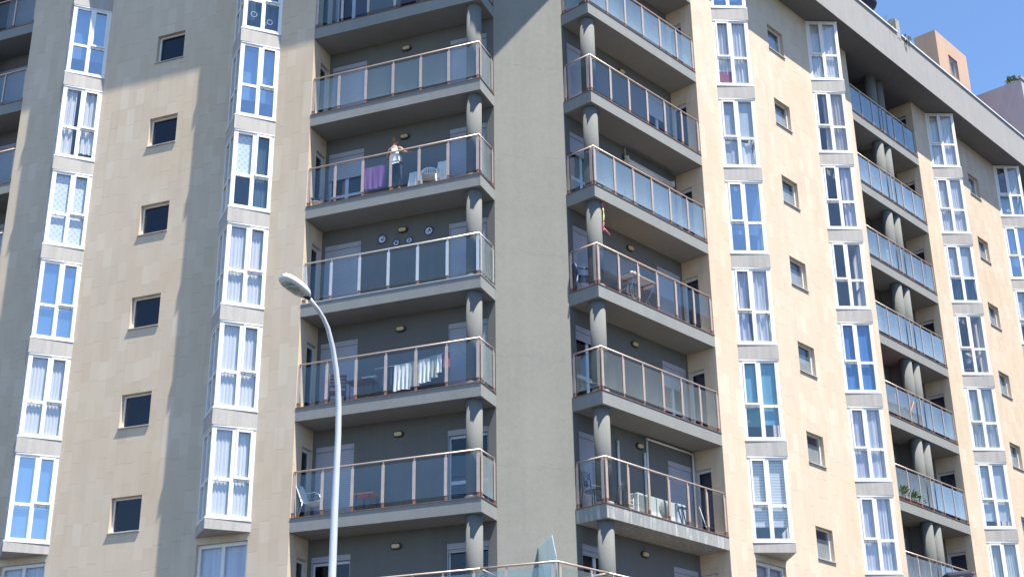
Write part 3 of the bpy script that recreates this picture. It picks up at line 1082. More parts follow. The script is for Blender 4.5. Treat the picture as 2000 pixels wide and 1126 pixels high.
def balcony(fr, k):
    z = 3.0 * k
    m = MB(fr)
    m.box(0.0, LSLAB - 0.003, -RET + 0.003, 0.0, z - SLT, z - 0.022)
    sl = m.build('balcony_slab', M['slab_st'] if (fr, k) == ('R', 0) else M['slab'], ROOT)
    m = MB(fr)
    m.box(-0.018, LSLAB - 0.002, -0.10, 0.018, z - 0.021, z)
    m.box(-0.018, 0.10, -RET + 0.004, -0.101, z - 0.021, z)
    m.build('floor_edge', M['rust'] if (fr, k) != ('L', 2) else M['silver'], sl)
    m = MB(fr)
    m.box(0.101, LSLAB - 0.004, -RET + 0.004, -0.101, z - 0.0215, z)
    m.build('floor_tiles', M['tiles'], sl)
    if k > 5:
        return
    mat = 'silver' if (fr, k) == ('L', 2) else 'copper'
    rl = MB(fr)
    y = z + 1.232
    rl.tube([(5.375, RAILD, y), (-RAILD, RAILD, y), (-RAILD, -RET + 0.01, y)], 0.026, 8)
    rail = rl.build('balcony_railing', M[mat], ROOT)
    rail.data.shade_smooth()
    for s in POSTS[(0 if k >= 0 else 2):]:
        post_mesh(fr, mat, rail, s, RAILD, z)
    gm = M[GL[(fr, k)]]
    for a, b in zip(POSTS, POSTS[1:]):
        g_ = MB(fr)
        g_.box(a + 0.03, b - 0.03, RAILD - 0.004, RAILD + 0.006, z + 0.14, z + 1.13)
        g_.build('glass_panel', gm, rail)
    if k >= 0:
        post_mesh(fr, mat, rail, 0.06, -0.13, z, 'd')
        post_mesh(fr, mat, rail, 0.06, -RET + 0.05, z, 'd')
        g_ = MB(fr)
        g_.box(0.055, 0.065, -RET + 0.09, -0.17, z + 0.14, z + 1.13)
        g_.build('glass_panel', M[GRET.get((fr, k), GL[(fr, k)])], rail)
    # round column with its collar
    c = MB(fr)
    c.lathe((0.32, -0.315, 0), [(0.215, z + 0.002), (0.215, z + 3 - SLT - 0.003)], 40)
    cm = c.build('column', M['column'], ROOT)
    c = MB(fr)
    c.lathe((0.32, -0.315, 0), [(0.245, z + 0.001), (0.245, z + 0.085), (0.226, z + 0.10)], 40)
    c.build('collar', M['eave'], cm)


for fr in ('L', 'R'):
    for k in range(-1, 7):
        balcony(fr, k)

DOOR = {('L', 5): (0.0, 0.3), ('L', 4): (1, 1), ('L', 3): (0.36, 0.93), ('L', 2): (1, 0.80), ('L', 1): (1, 1), ('L', 0): (1, 0.0), ('L', -1): (0.02, 0.04), ('L', 6): (1, 1),
        ('R', 6): (1, 1), ('R', 5): (1, 1), ('R', 4): (0.3, 1), ('R', 3): (1, 0.25), ('R', 2): (1, 1), ('R', 1): (0.3, 0.12), ('R', 0): (0.88, 1), ('R', -1): (0.9, 0.06)}


def balcony_door(fr, s0, s1, z, close, dback, parent=ROOT, curtain=False):
    org = (s0, dback, z)
    W_ = s1 - s0
    m = MB(fr)
    for a, b, c, d in ((0.004, 0.07, 0.01, 2.0), (W_ - 0.07, W_ - 0.004, 0.01, 2.0), (0.07, W_ - 0.07, 0.01, 0.09), (0.07, W_ - 0.07, 1.93, 2.0),
                       (W_ / 2 - 0.055, W_ / 2 + 0.055, 0.09, 1.93), (0.07, W_ / 2 - 0.055, 0.70, 0.79), (W_ / 2 + 0.055, W_ - 0.07, 0.70, 0.79)):
        m.box(a, b, -0.16, -0.10, c, d)
    dr = m.build('balcony_door', M['aludoor'], parent, org)
    m = MB(fr)
    m.box(0.05, W_ - 0.05, -0.132, -0.126, 0.05, 1.96)
    m.build('pane', M['darkglass'], dr, org)
    m = MB(fr)
    m.box(0.004, W_ - 0.004, -0.08, -0.015, 2.005, 2.155)
    if close > 0.02:
        m.box(0.02, W_ - 0.02, -0.065, -0.045, 2.0 - 1.99 * close, 2.0)
    m.box(0.004, 0.03, -0.09, -0.02, 0.005, 2.0)
    m.box(W_ - 0.03, W_ - 0.004, -0.09, -0.02, 0.005, 2.0)
    m.build('roller_shutter', M['shutter'], dr, org)
    if curtain:
        m = MB(fr)
        m.box(W_ * 0.60, W_ * 0.70, -0.24, -0.22, 0.02, 1.95)
        m.build('curtain', M['beige'], dr, org)
    return dr


def side_door(fr, s, da, db, z, sgn):
    """glazed door in the side wall of a recess; sgn points out of the recess"""
    m = MB(fr)
    org = (s, 0, z)
    x0, x1 = (0.10, 0.16) if sgn > 0 else (-0.16, -0.10)
    for a, b, c, d in ((da + 0.004, da + 0.06, 0.01, 2.06), (db - 0.06, db - 0.004, 0.01, 2.06), (da + 0.06, db - 0.06, 0.01, 0.08), (da + 0.06, db - 0.06, 1.98, 2.06)):
        m.box(x0, x1, a, b, c, d)
    dr = m.build('side_door', M['aludoor'], ROOT, org)
    m = MB(fr)
    m.box((x0 + x1) / 2 - 0.003, (x0 + x1) / 2 + 0.003, da + 0.05, db - 0.05, 0.05, 2.0)
    m.build('pane', M['darkglass'], dr, org)
    return dr


for fr in ('L', 'R'):
    l0, l1 = SPEC[fr]['logg']
    sd1 = side_door(fr, LSLAB, -1.0, -0.45, -3.0, 1)
    sd2 = side_door(fr, l1, -1.0, -0.30, -3.0, 1)
    for k in KS[1:]:
        dup(sd1, (0, 0, 3 * (k + 1)), ROOT)
        dup(sd2, (0, 0, 3 * (k + 1)), ROOT)
    for k in KS:
        far, near = DOOR[(fr, k)]
        balcony_door(fr, 4.13, 5.30, 3 * k, far, -RET, curtain=(fr, k) == ('L', 3))
        balcony_door(fr, 0.22, 1.39, 3 * k, near, -RET)
        for a in (l0 + 1.0, l1 - 2.2):
            balcony_door(fr, a, a + 1.2, 3 * k, 1.0 if fr == 'L' else RND.choice((1, 0.6, 0.2)), -RET - 0.02)


def loggia(fr, k, gmat):
    l0, l1 = SPEC[fr]['logg']
    z = 3.0 * k
    m = MB(fr)
    m.box(l0 + 0.003, l1 - 0.003, -RET - 0.015, 0.0, z - SLT, z - 0.022)
    sl = m.build('balcony_slab', M['slab'], ROOT)
    m = MB(fr)
    m.box(l0 + 0.004, l1 - 0.004, -0.10, 0.018, z - 0.021, z)
    m.build('floor_edge', M['rust'], sl)
    m = MB(fr)
    m.box(l0 + 0.005, l1 - 0.005, -RET - 0.014, -0.101, z - 0.0215, z)
    m.build('floor_tiles', M['tiles'], sl)
    if gmat is None:
        return
    rl = MB(fr)
    y = z + 1.232
    n = 6
    st = (l1 - l0 - 0.10) / n
    rl.tube([(l0 + 0.02, RAILD, y), (l1 - 0.02, RAILD, y)], 0.026, 8)
    for i in range(n + 1):
        s = l0 + 0.05 + st * i
        rl.box(s - 0.018, s + 0.018, RAILD - 0.030, RAILD + 0.012, z, z + 1.21)
        rl.box(s - 0.030, s + 0.030, RAILD + 0.013, RAILD + 0.024, z + 0.135, z + 1.12)
        rl.box(s - 0.026, s + 0.026, RAILD - 0.034, RAILD + 0.018, z + 0.001, z + 0.13, 1)
    rail = rl.build('balcony_railing', [M['copper'], M['foot']], ROOT)
    for i in range(n):
        s = l0 + 0.05 + st * i
        g_ = MB(fr)
        g_.box(s + 0.025, s + st - 0.025, RAILD - 0.004, RAILD + 0.006, z + 0.14, z + 1.13)
        g_.build('glass_panel', M[gmat], rail)
    mid = (l0 + l1) / 2
    for s in (mid - 0.30, mid + 0.30):
        c = MB(fr)
        c.lathe((s, -0.265, 0), [(0.215, z + 0.002), (0.215, z + (3 - SLT if k < 6 else TOPZ - z) - 0.003)], 32)
        cm = c.build('column', M['column'], ROOT)
    c = MB(fr)
    c.box(mid - 0.06, mid + 0.06, -RET - 0.012, -0.44, z + 0.003, z + (3 - SLT if k < 6 else TOPZ - z) - 0.004)
    c.build('partition_wall', M['backwall'], ROOT)


for k in range(0, 7):
    loggia('R', k, {0: 'rail_logg', 1: 'rail_logg', 2: 'rail_milk', 3: 'rail_logg', 4: 'rail_milk', 5: 'rail_logg', 6: 'rail_milk'}[k])
    loggia('L', k, 'rail_clear' if k >= 3 else None)

# ------------------------------------------------------------------ terrace that fills the corner below
w = MB('W')
pc = corner_of(0.0)
poly = [wxy('L', 0.0, 0.0), (pc.x, pc.y), wxy('R', 0.0, 0.0), wxy('C', WCH, 0.004)[0:2], wxy('C', -WCH, 0.004)[0:2]]
poly = [wxy('L', -0.004, 0.0), (pc.x, pc.y), wxy('R', -0.004, 0.0), wxy('C', WCH - 0.01, 0.004), wxy('C', -WCH + 0.01, 0.004)]
w.prism(poly, Z0 - 3 - SLT, Z0 - 3 - 0.003)
tslab = w.build('terrace_slab', M['slab'], ROOT)
SC = -1.80
pcr = corner_of(RAILD)
rw = MB('W')
y = Z0 - 3 + 1.232
a_, b_ = wxy('L', 0.06, RAILD), wxy('R', 0.06, RAILD)
rw.tube([(*a_, y), (pcr.x, pcr.y, y), (*b_, y)], 0.027, 8)
trail = rw.build('terrace_railing', M['copper'], ROOT)
sL = (Vector((pcr.x, pcr.y, 0)) - FR['L'][0]).dot(FR['L'][1])
for fr in ('L', 'R'):
    ss = [1.05, 0.22, -0.62, sL + 0.10]
    for s in ss:
        post_mesh(fr, 'copper' if fr == 'L' else 'copper', trail, s, RAILD, -3.0)
    ss = [1.05, 0.22, -0.62, sL + 0.06]
    for a, b in zip(ss[1:], ss):
        g_ = MB(fr)
        g_.box(a + 0.03, b - 0.03, RAILD - 0.004, RAILD + 0.006, -3 + 0.14, -3 + 1.13)
        g_.build('glass_panel', M['rail_green'], trail)
# glass screen that divides the terrace
m = MB('C')
m.vprism([(0.01, -2.99), (0.01, -1.0), (1.38, -1.02), (1.74, -1.60), (1.74, -2.99)], 's', 0.02, 0.034)
m.build('terrace_screen', M['blade'], ROOT)

# ------------------------------------------------------------------ wall lamps, one per balcony
LAMPTXT = {('L', 5): 'oval wall lamp high on the topmost left balcony, half hidden',
           ('L', 4): 'oval yellow wall lamp above the empty left balcony one floor above the woman',
           ('L', 3): 'oval yellow wall lamp right above the head of the woman in the white vest',
           ('L', 2): 'oval yellow wall lamp hanging between the four blue plates',
           ('L', 1): 'oval yellow wall lamp above the balcony with the white washing line',
           ('L', 0): 'oval yellow wall lamp above the balcony with the white sling chair',
           ('L', -1): 'oval yellow wall lamp on the left wall just above the bottom terrace railing',
           ('R', 5): 'oval wall lamp on the topmost right balcony, half hidden', ('R', 4): 'oval wall lamp behind the blue tinted right balcony glass',
           ('R', 3): 'oval wall lamp with a bare cable, beside the rolled-up awning',
           ('R', 2): 'oval wall lamp above the balcony with the folding wooden table',
           ('R', 1): 'oval wall lamp on the right wall, one floor above the air conditioners',
           ('R', 0): 'oval wall lamp above the two air conditioner units',
           ('R', -1): 'oval wall lamp on the right wall below the balcony with the air conditioners'}
for (fr, k), txt in LAMPTXT.items():
    s, z = (2.80, 3 * k + 2.22) if fr == 'L' else (2.80, 3 * k + 2.26)
    t = thing('wall_lamp', world_pt(fr, (s, -RET, z)), txt, 'wall lamp', 'oval bulkhead lamps on the balcony walls')

    def oval(r1, r2, d0, d1, steps=20):
        m = MB(fr)
        A = [(r1 * cos(2 * pi * i / steps) if abs(cos(2 * pi * i / steps)) < 0.01 else (r1 - r2) * (1 if cos(2 * pi * i / steps) > 0 else -1) + r2 * cos(2 * pi * i / steps), r2 * sin(2 * pi * i / steps)) for i in range(steps)]
        m.vprism(A, 'd', d0, d1)
        return m
    oval(0.150, 0.088, 0.0, 0.05).build('lamp_ring', M['lampring'], t, (s, -RET, z))
    oval(0.112, 0.052, 0.045, 0.085).build('lamp_glass', M['lampyel'], t, (s, -RET, z))
    if (fr, k) == ('R', 3):
        m = MB(fr)
        m.tube([(-0.02, 0.03, 0.08), (-0.03, 0.04, 0.25), (-0.01, 0.03, 0.36)], 0.012, 6)
        m.build('cable', M['white'], t, (s, -RET, z))


# ------------------------------------------------------------------ neighbouring buildings
pent = thing('tower_block', world_pt('R', (35.9, -7, GZ)), 'terracotta rendered tower rising behind the eave, with one barred window', 'tower')
m = MB('R')
m.wall(34.15, 37.73, GZ, 32.17, -4.3, -4.0, [(35.40, 36.43, 30.03, 31.25)])
m.box(34.15, 34.45, -5.2, -4.304, GZ, 32.17)
m.box(34.42, 37.73, -10.5, -4.305, GZ, 31.95)
m.build('wall', M['terra'], pent)
m = MB('R')
for x0, x1, z0, z1 in ((35.404, 35.46, 30.034, 31.246), (36.37, 36.426, 30.034, 31.246), (35.46, 36.37, 30.034, 30.09), (35.46, 36.37, 31.19, 31.246), (35.89, 35.94, 30.09, 31.19)):
    m.box(x0, x1, -4.22, -4.17, z0, z1)
wi = m.build('window', M['alu'], pent)
m = MB('R')
m.box(35.41, 36.42, -4.26, -4.25, 30.04, 31.24)
m.build('pane', M['backwall'], wi)
m = MB('R')
for i in range(9):
    m.box(35.45 + i * 0.115, 35.468 + i * 0.115, -4.06, -4.04, 30.035, 31.245)
m.build('window_bars', M['steel'], wi)

nb = thing('neighbouring_building', world_pt('R', (46, -10, GZ)), 'mauve grey rendered building with a blank side wall at the far right', 'building')
m = MB('R')
m.box(38.28, 60.0, -24.0, -1.5, GZ, 29.95)
m.build('wall', M['mauve'], nb)
m = MB('R')
m.box(38.20, 60.05, -1.62, -1.44, 29.955, 30.12)
m.build('parapet_cap', M['eave'], nb)

# the block across the street: out of frame, it is what the lower balcony panes mirror
ob = thing('opposite_building', world_pt('R', (45, 32, GZ)), 'olive grey apartment block across the street, mirrored in the lower right balcony panes', 'building')
m = MB('R')
m.box(24.0, 74.0, 26.3, 38.0, GZ, 25.2)
m.build('wall', M['mauve'], ob)


# ------------------------------------------------------------------ small helpers for things
def leafy(name, fr, c, n, spread, length, wid, mats, parent=None, up=0.6, seed=1, droop=0.3):
    r = random.Random(seed)
    m = MB(fr)
    for i in range(n):
        a = r.uniform(0, 2 * pi)
        rr = spread * math.sqrt(r.random())
        b = Vector((rr * cos(a), rr * sin(a), r.uniform(0, spread * 0.8)))
        d = Vector((cos(a) * r.uniform(0.3, 1), sin(a) * r.uniform(0.3, 1), r.uniform(up - 0.5, up + 0.6))).normalized()
        L = length * r.uniform(0.6, 1.2)
        sdv = d.cross(Vector((r.uniform(-1, 1), r.uniform(-1, 1), r.uniform(-0.3, 1)))).normalized() * wid * r.uniform(0.7, 1.2)
        p1 = b + d * L * 0.5
        p2 = b + d * L + Vector((0, 0, -droop * L))
        v = [m.bm.verts.new(q) for q in (b, p1 + sdv, p2, p1 - sdv)]
        m._f(v, i % len(mats))
    return m.build(name, [M[x] for x in mats], parent, c, normals=False)


def pot(m, c, r0, r1, h, n=16):
    m.lathe(c, [(r0, 0), (r1, h), (r1 * 1.08, h), (r1 * 1.08, h + 0.03), (r1 * 0.9, h + 0.03), (r1 * 0.88, h - 0.03)], n)


def cloth(fr, name, mat, parent, org, w, h, axis='s', amp=0.02, wave=0.16, seed=0, taper=0.0):
    r = random.Random(seed)
    ph = r.uniform(0, 6)

    def fn(u, v):
        x = (u - 0.5) * w * (1 - taper * (1 - v))
        y = amp * (1.15 - v) * sin(2 * pi * u * w / wave + ph) + 0.008 * sin(9 * u + 5 * v + ph)
        z = -h * (1 - v) - 0.015 * sin(7 * u + ph) * (1 - v)
        return (x, y, z) if axis == 's' else (y, x, z)
    m = MB(fr)
    m.sheet(fn, max(6, int(w / 0.025)), 8)
    return m.build(name, mat, parent, org, normals=False)


# ------------------------------------------------------------------ street lamp
LX, LY = -2.997, 23.0
lp = thing('street_lamp', (LX, LY, 0), 'tall white street lamp with a curved arm in front of the left balconies', 'street lamp')
hx, hy = -0.60, -0.80
prof = [(0.0, 0.0), (0.0, 4.5), (0.0, 7.5), (-0.015, 8.7), (0.0, 9.2), (0.035, 9.55), (0.10, 9.86), (0.20, 10.22), (0.34, 10.54), (0.46, 10.69), (0.60, 10.81), (0.88, 10.98)]
rad = [0.092, 0.074, 0.061, 0.053, 0.051, 0.049, 0.046, 0.043, 0.040, 0.038, 0.036, 0.035]
# the arm bends out over the street in one long curve
m = MB('W')
m.tube([(hx * h, hy * h, z) for h, z in prof], rad, 14)
m.build('pole', M['pole'], lp, (LX, LY, 0))
m = MB('W')
m.lathe((0, 0, 0), [(0.20, 0.0), (0.20, 0.03), (0.10, 0.06), (0.10, 0.9), (0.085, 0.95)], 16)
m.build('base', M['pole'], lp, (LX, LY, 0))
ha = Vector((-0.60, -0.80, 0)).normalized()
hs = Vector((ha.y, -ha.x, 0))
hp = Vector((hx * 0.87, hy * 0.87, 10.985))
HL = [(0.0, 0.07, 0.03, 0.05), (0.06, 0.115, 0.045, 0.085), (0.16, 0.145, 0.05, 0.11), (0.34, 0.165, 0.05, 0.12), (0.50, 0.155, 0.045, 0.105), (0.60, 0.115, 0.03, 0.075), (0.645, 0.05, 0.015, 0.04)]
m = MB('W')
rings = []
for t, w_, dn, u_ in HL:
    c = hp + ha * (t - 0.02) + Vector((0, 0, t * 0.22))
    ring_ = []
    for y, z in ((-1, -0.35), (-0.92, -1), (0.92, -1), (1, -0.35), (0.93, 0.45), (0.55, 0.9), (0, 1), (-0.55, 0.9), (-0.93, 0.45)):
        ring_.append(m.bm.verts.new(c + hs * (y * w_) + Vector((0, 0, z * (dn if z < 0 else u_)))))
    rings.append(ring_)
for a, b in zip(rings, rings[1:]):
    for i in range(9):
        m._f([a[i], a[(i + 1) % 9], b[(i + 1) % 9], b[i]], 0, True)
m._f(rings[0][::-1])
m._f(rings[-1])
hd = m.build('lamp_head', M['lampw'], lp, (LX, LY, 0))
m = MB('W')
def under(t, y, dz):
    c = hp + ha * (t - 0.02) + Vector((0, 0, t * 0.22))
    return c + hs * y + Vector((0, 0, dz))
pl_ = [under(0.19, -0.125, -0.052), under(0.19, 0.125, -0.052), under(0.52, 0.115, -0.049), under(0.585, 0.06, -0.045), under(0.585, -0.06, -0.045), under(0.52, -0.115, -0.049)]
a = [m.bm.verts.new(p) for p in pl_]
b = [m.bm.verts.new(p + Vector((0, 0, -0.012))) for p in pl_]
m._f(a); m._f(b[::-1])
for i in range(6):
    m._f([a[i], a[(i + 1) % 6], b[(i + 1) % 6], b[i]])
m.build('lens', M['lens'], hd, (LX, LY, 0))
m = MB('W')
c = under(0.38, 0.0, -0.062)
m.lathe(tuple(c), [(0.115, 0.0), (0.105, -0.02), (0.085, -0.034), (0.05, -0.044)], 20)
m.lathe(tuple(under(0.29, 0.0, -0.064)), [(0.055, 0.0), (0.05, -0.04), (0.03, -0.05)], 14)
m.build('bulb_bowl', M['lensglass'], hd, (LX, LY, 0))
m = MB('W')
m.tube([hp - ha * 0.06 + Vector((0, 0, -0.045)), hp + ha * 0.05 + Vector((0, 0, -0.015))], [0.036, 0.050], 12)
m.build('clamp', M['black'], hd, (LX, LY, 0))
m = MB('W')
for i in range(4):
    pa, pb = under(0.075 + i * 0.022, -0.05, -0.05), under(0.085 + i * 0.022, 0.05, -0.05)
    m.box(min(pa.x, pb.x), max(pa.x, pb.x), min(pa.y, pb.y), max(pa.y, pb.y), pa.z - 0.008, pa.z)
m.build('rating_plate', M['pinkpot'], hd, (LX, LY, 0))

# traffic signal whose top edge shows at the bottom right
SX, SY = 0.3160 * 14.0, 14.0
sg = thing('traffic_signal', (SX, SY, 0), 'dark navy rounded top of a street signal at the bottom right edge', 'traffic signal')
m = MB('W')
m.tube([(0, 0.13, 0), (0, 0.13, 3.2), (0, 0.13, 4.15)], 0.05, 12)
m.build('pole', M['pole'], sg, (SX, SY, 0))
m = MB('W')
m.rbox((0, 0, 4.02), 0.272, 0.20, 0.80, 0.04, 0.0, 0.0, 0, 3)
hb = m.build('signal_housing', M['signal'], sg, (SX, SY, 0))
hb.rotation_euler = (0, radians(-5), 0)
hb.location = (0.34, 0, 0.02)
for z, mt in ((4.27, 'sigred'), (4.02, 'sigamb'), (3.77, 'siggrn')):
    m = MB('W')
    m.lathe((0, -0.10, z), [(0.09, 0.0), (0.085, -0.012), (0.05, -0.02)], 16, axis='d')
    m.build('signal_lens', M[mt], hb, (SX, SY, 0)).location = (0, 0, 0)

# ------------------------------------------------------------------ roof planting
t = thing('agave_plant', world_pt('R', (18.05, 0.6, 22.2)), 'spiky dry agave behind the concrete pier on the roof edge', 'plant')
m = MB('R')
pot(m, (0, 0, -0.3), 0.16, 0.24, 0.3)
m.build('pot', M['pot'], t, (18.05, 0.55, 22.2))
r = random.Random(3)
m = MB('R')
for i in range(46):
    a = r.uniform(0, 2 * pi)
    el = r.uniform(0.15, 1.35)
    L = r.uniform(0.5, 1.0)
    d = Vector((cos(a) * cos(el), sin(a) * cos(el), sin(el)))
    pts = [(0, 0, 0), tuple(d * L * 0.5 + Vector((0, 0, 0.03))), tuple(d * L + Vector((0, 0, -0.10 * cos(el))))]
    m.tube(pts, [0.018, 0.013, 0.002], 4, i % 3)
for i in range(40):                                   # dry leaves leaning on the pier
    a = r.uniform(-0.5, 0.9)
    b = Vector((r.uniform(-0.35, 0.25), r.uniform(0.1, 0.4), r.uniform(-0.05, 0.15)))
    d = Vector((cos(a), r.uniform(-0.3, 0.3), sin(a)))
    m.tube([b, b + d * 0.3, b + d * 0.5 + Vector((0, 0, -0.15))], [0.02, 0.016, 0.004], 4, 1)
m.build('leaves', [M['leaf'], M['dryleaf'], M['leaf2']], t, (18.05, 0.55, 22.2))
for (s, d, z, n, sp, lab, mt) in ((19.25, 0.98, 22.28, 60, 0.15, 'small pale weed trailing over the white coping right of the pier', ['leaf2', 'lavender', 'dryleaf']),):
    o = leafy('roof_weed', 'R', (s, d, z), n, sp, 0.20, 0.03, mt, None, 0.5, 5)
    tag(o, lab, 'plant')
o = leafy('trailing_weed', 'R', (19.12, 1.09, 22.2), 26, 0.06, 0.18, 0.025, ['leaf', 'dryleaf'], None, -0.7, 9, 0.4)
tag(o, 'dark weed hanging down the grey fascia just below the coping', 'plant')
o = leafy('rooftop_shrub', 'R', (38.40, -2.0, 29.95), 110, 0.24, 0.28, 0.05, ['leaf', 'leaf2'], None, 0.6, 11)
tag(o, 'small green shrub on the top edge of the mauve grey building', 'plant')
t = thing('roof_bowl', world_pt('R', (17.0, 0.55, 22.2)), 'black round bowl planter on a thin stand at the roof edge', 'planter')
m = MB('R')
m.lathe((0, 0, 0.55), [(0.06, 0.0), (0.22, 0.05), (0.36, 0.16), (0.42, 0.30), (0.42, 0.36), (0.36, 0.36), (0.33, 0.25)], 24)
m.build('bowl', M['signal'], t, (17.0, 0.55, 22.2))
m = MB('R')
m.tube([(0, 0, -1.2), (0, 0, 0.56)], 0.05, 10)
m.lathe((0, 0, -1.24), [(0.2, 0), (0.2, 0.03), (0.05, 0.06)], 16)
m.build('stand', M['dryleaf'], t, (17.0, 0.55, 22.2))

# ------------------------------------------------------------------ plates on the wall
for s, z, r_, lab in ((3.45, 8.05, 0.135, 'large blue rimmed plate hung left of the wall lamp'),
                      (3.00, 7.86, 0.105, 'small blue rimmed plate, left of the lower pair, half behind the handrail'),
                      (2.60, 7.87, 0.105, 'small blue rimmed plate right below the wall lamp, in the lower pair'),
                      (1.99, 8.05, 0.135, 'large blue rimmed plate hung right of the wall lamp')):
    t = thing('wall_plate', world_pt('L', (s, -RET, z)), lab, 'plate', 'blue and white plates on the balcony wall')
    m = MB('L')
    m.lathe((0, 0, 0), [(r_ * 0.6, 0.004), (r_, 0.028), (r_, 0.034), (r_ * 0.62, 0.016)], 28, axis='d')
    m.build('rim', M['plateblue'], t, (s, -RET, z))
    m = MB('L')
    m.lathe((0, 0, 0), [(r_ * 0.80, 0.022), (r_ * 0.80, 0.030), (r_ * 0.74, 0.032)], 28, axis='d')
    m.build('glaze', M['plate'], t, (s, -RET, z))
    m = MB('L')
    rr = random.Random(int(s * 100))
    for i in range(11):
        a = rr.uniform(0, 6.28)
        q = rr.uniform(0.05, 0.5) * r_
        m.lathe((q * cos(a), 0, q * sin(a)), [(0.017, 0.030), (0.015, 0.036)], 7, axis='d')
    for i in range(18):
        a = i / 18 * 2 * pi
        m.lathe((0.66 * r_ * cos(a), 0, 0.66 * r_ * sin(a)), [(0.008, 0.030), (0.007, 0.035)], 6, axis='d')
    m.build('painted_pattern', M['plateblue'], t, (s, -RET, z))


# ------------------------------------------------------------------ furniture builders
def chair_monobloc(fr, s, d, z, rot, mat, label, group=None, scale=1.0):
    t = thing('plastic_chair', world_pt(fr, (s, d, z)), label, 'chair', group)
    R = Matrix.Rotation(rot, 4, 'Z') @ Matrix.Scale(scale, 4)

    def X(p):
        return tuple(R @ Vector(p))
    org = (s, d, z)
    for x in (-0.21, 0.21):
        m = MB(fr)
        m.tube([X((x * 1.12, -0.24, 0.0)), X((x, -0.19, 0.44))], [0.022, 0.03], 6)
        m.build('leg', mat, t, org)
        m = MB(fr)
        m.tube([X((x * 1.12, 0.26, 0.0)), X((x, 0.20, 0.44))], [0.022, 0.03], 6)
        m.build('leg', mat, t, org)
        m = MB(fr)
        m.tube([X((x * 1.2, -0.20, 0.42)), X((x * 1.25, -0.18, 0.62)), X((x * 1.25, 0.05, 0.64)), X((x * 1.1, 0.22, 0.66))], [0.022, 0.028, 0.028, 0.022], 6)
        m.build('armrest', mat, t, org)
    m = MB(fr)
    m.sheet(lambda u, v: X(((u - 0.5) * 0.46, -0.22 + 0.44 * v, 0.44 - 0.03 * sin(pi * u) * sin(pi * v))), 8, 6)
    m.sheet(lambda u, v: X(((u - 0.5) * 0.46, -0.22 + 0.44 * v, 0.415 - 0.03 * sin(pi * u) * sin(pi * v))), 8, 6)
    m.build('seat', mat, t, org, normals=False)
    m = MB(fr)
    # rounded shell back with slots
    for i in range(7):
        x = -0.19 + 0.38 * i / 6
        top = 0.86 - 0.10 * abs(x / 0.22) ** 2.5
        m.tube([X((x, 0.20, 0.44)), X((x * 1.05, 0.235, 0.64)), X((x, 0.27, top - 0.02))], [0.024, 0.026, 0.026], 6)
    m.tube([X((-0.235, 0.22, 0.50))] + [X((0.235 * -cos(pi * i / 10), 0.225 + 0.05 * sin(pi * i / 10), 0.66 + 0.21 * sin(pi * i / 10))) for i in range(11)] + [X((0.235, 0.22, 0.50))], 0.03, 6)
    m.build('backrest', mat, t, org)
    return t


def slat_chair(fr, s, d, z, rot, mat, label, group=None):
    t = thing('folding_chair', world_pt(fr, (s, d, z)), label, 'chair', group)
    R = Matrix.Rotation(rot, 4, 'Z')
    X = lambda p: tuple(R @ Vector(p))
    org = (s, d, z)
    for x in (-0.22, 0.22):
        m = MB(fr)
        m.tube([X((x, -0.25, 0.0)), X((x, 0.12, 0.45)), X((x, 0.30, 0.88))], 0.018, 6)
        m.build('leg', mat, t, org)
        m = MB(fr)
        m.tube([X((x * 0.9, 0.25, 0.0)), X((x * 0.9, -0.18, 0.45))], 0.018, 6)
        m.build('leg', mat, t, org)
    m = MB(fr)
    for i in range(6):
        y = -0.20 + i * 0.075
        m.hexa([X(p) for p in ((-0.22, y, 0.445), (0.22, y, 0.445), (0.22, y + 0.055, 0.445), (-0.22, y + 0.055, 0.445), (-0.22, y, 0.465), (0.22, y, 0.465), (0.22, y + 0.055, 0.465), (-0.22, y + 0.055, 0.465))])
    m.build('seat', mat, t, org)
    m = MB(fr)
    for i in range(4):
        z_ = 0.56 + i * 0.085
        y = 0.165 + (z_ - 0.56) * 0.42
        m.hexa([X(p) for p in ((-0.22, y - 0.02, z_), (0.22, y - 0.02, z_), (0.22, y, z_), (-0.22, y, z_), (-0.22, y + 0.01, z_ + 0.06), (0.22, y + 0.01, z_ + 0.06), (0.22, y + 0.03, z_ + 0.06), (-0.22, y + 0.03, z_ + 0.06))])
    m.build('backrest', mat, t, org)
    return t


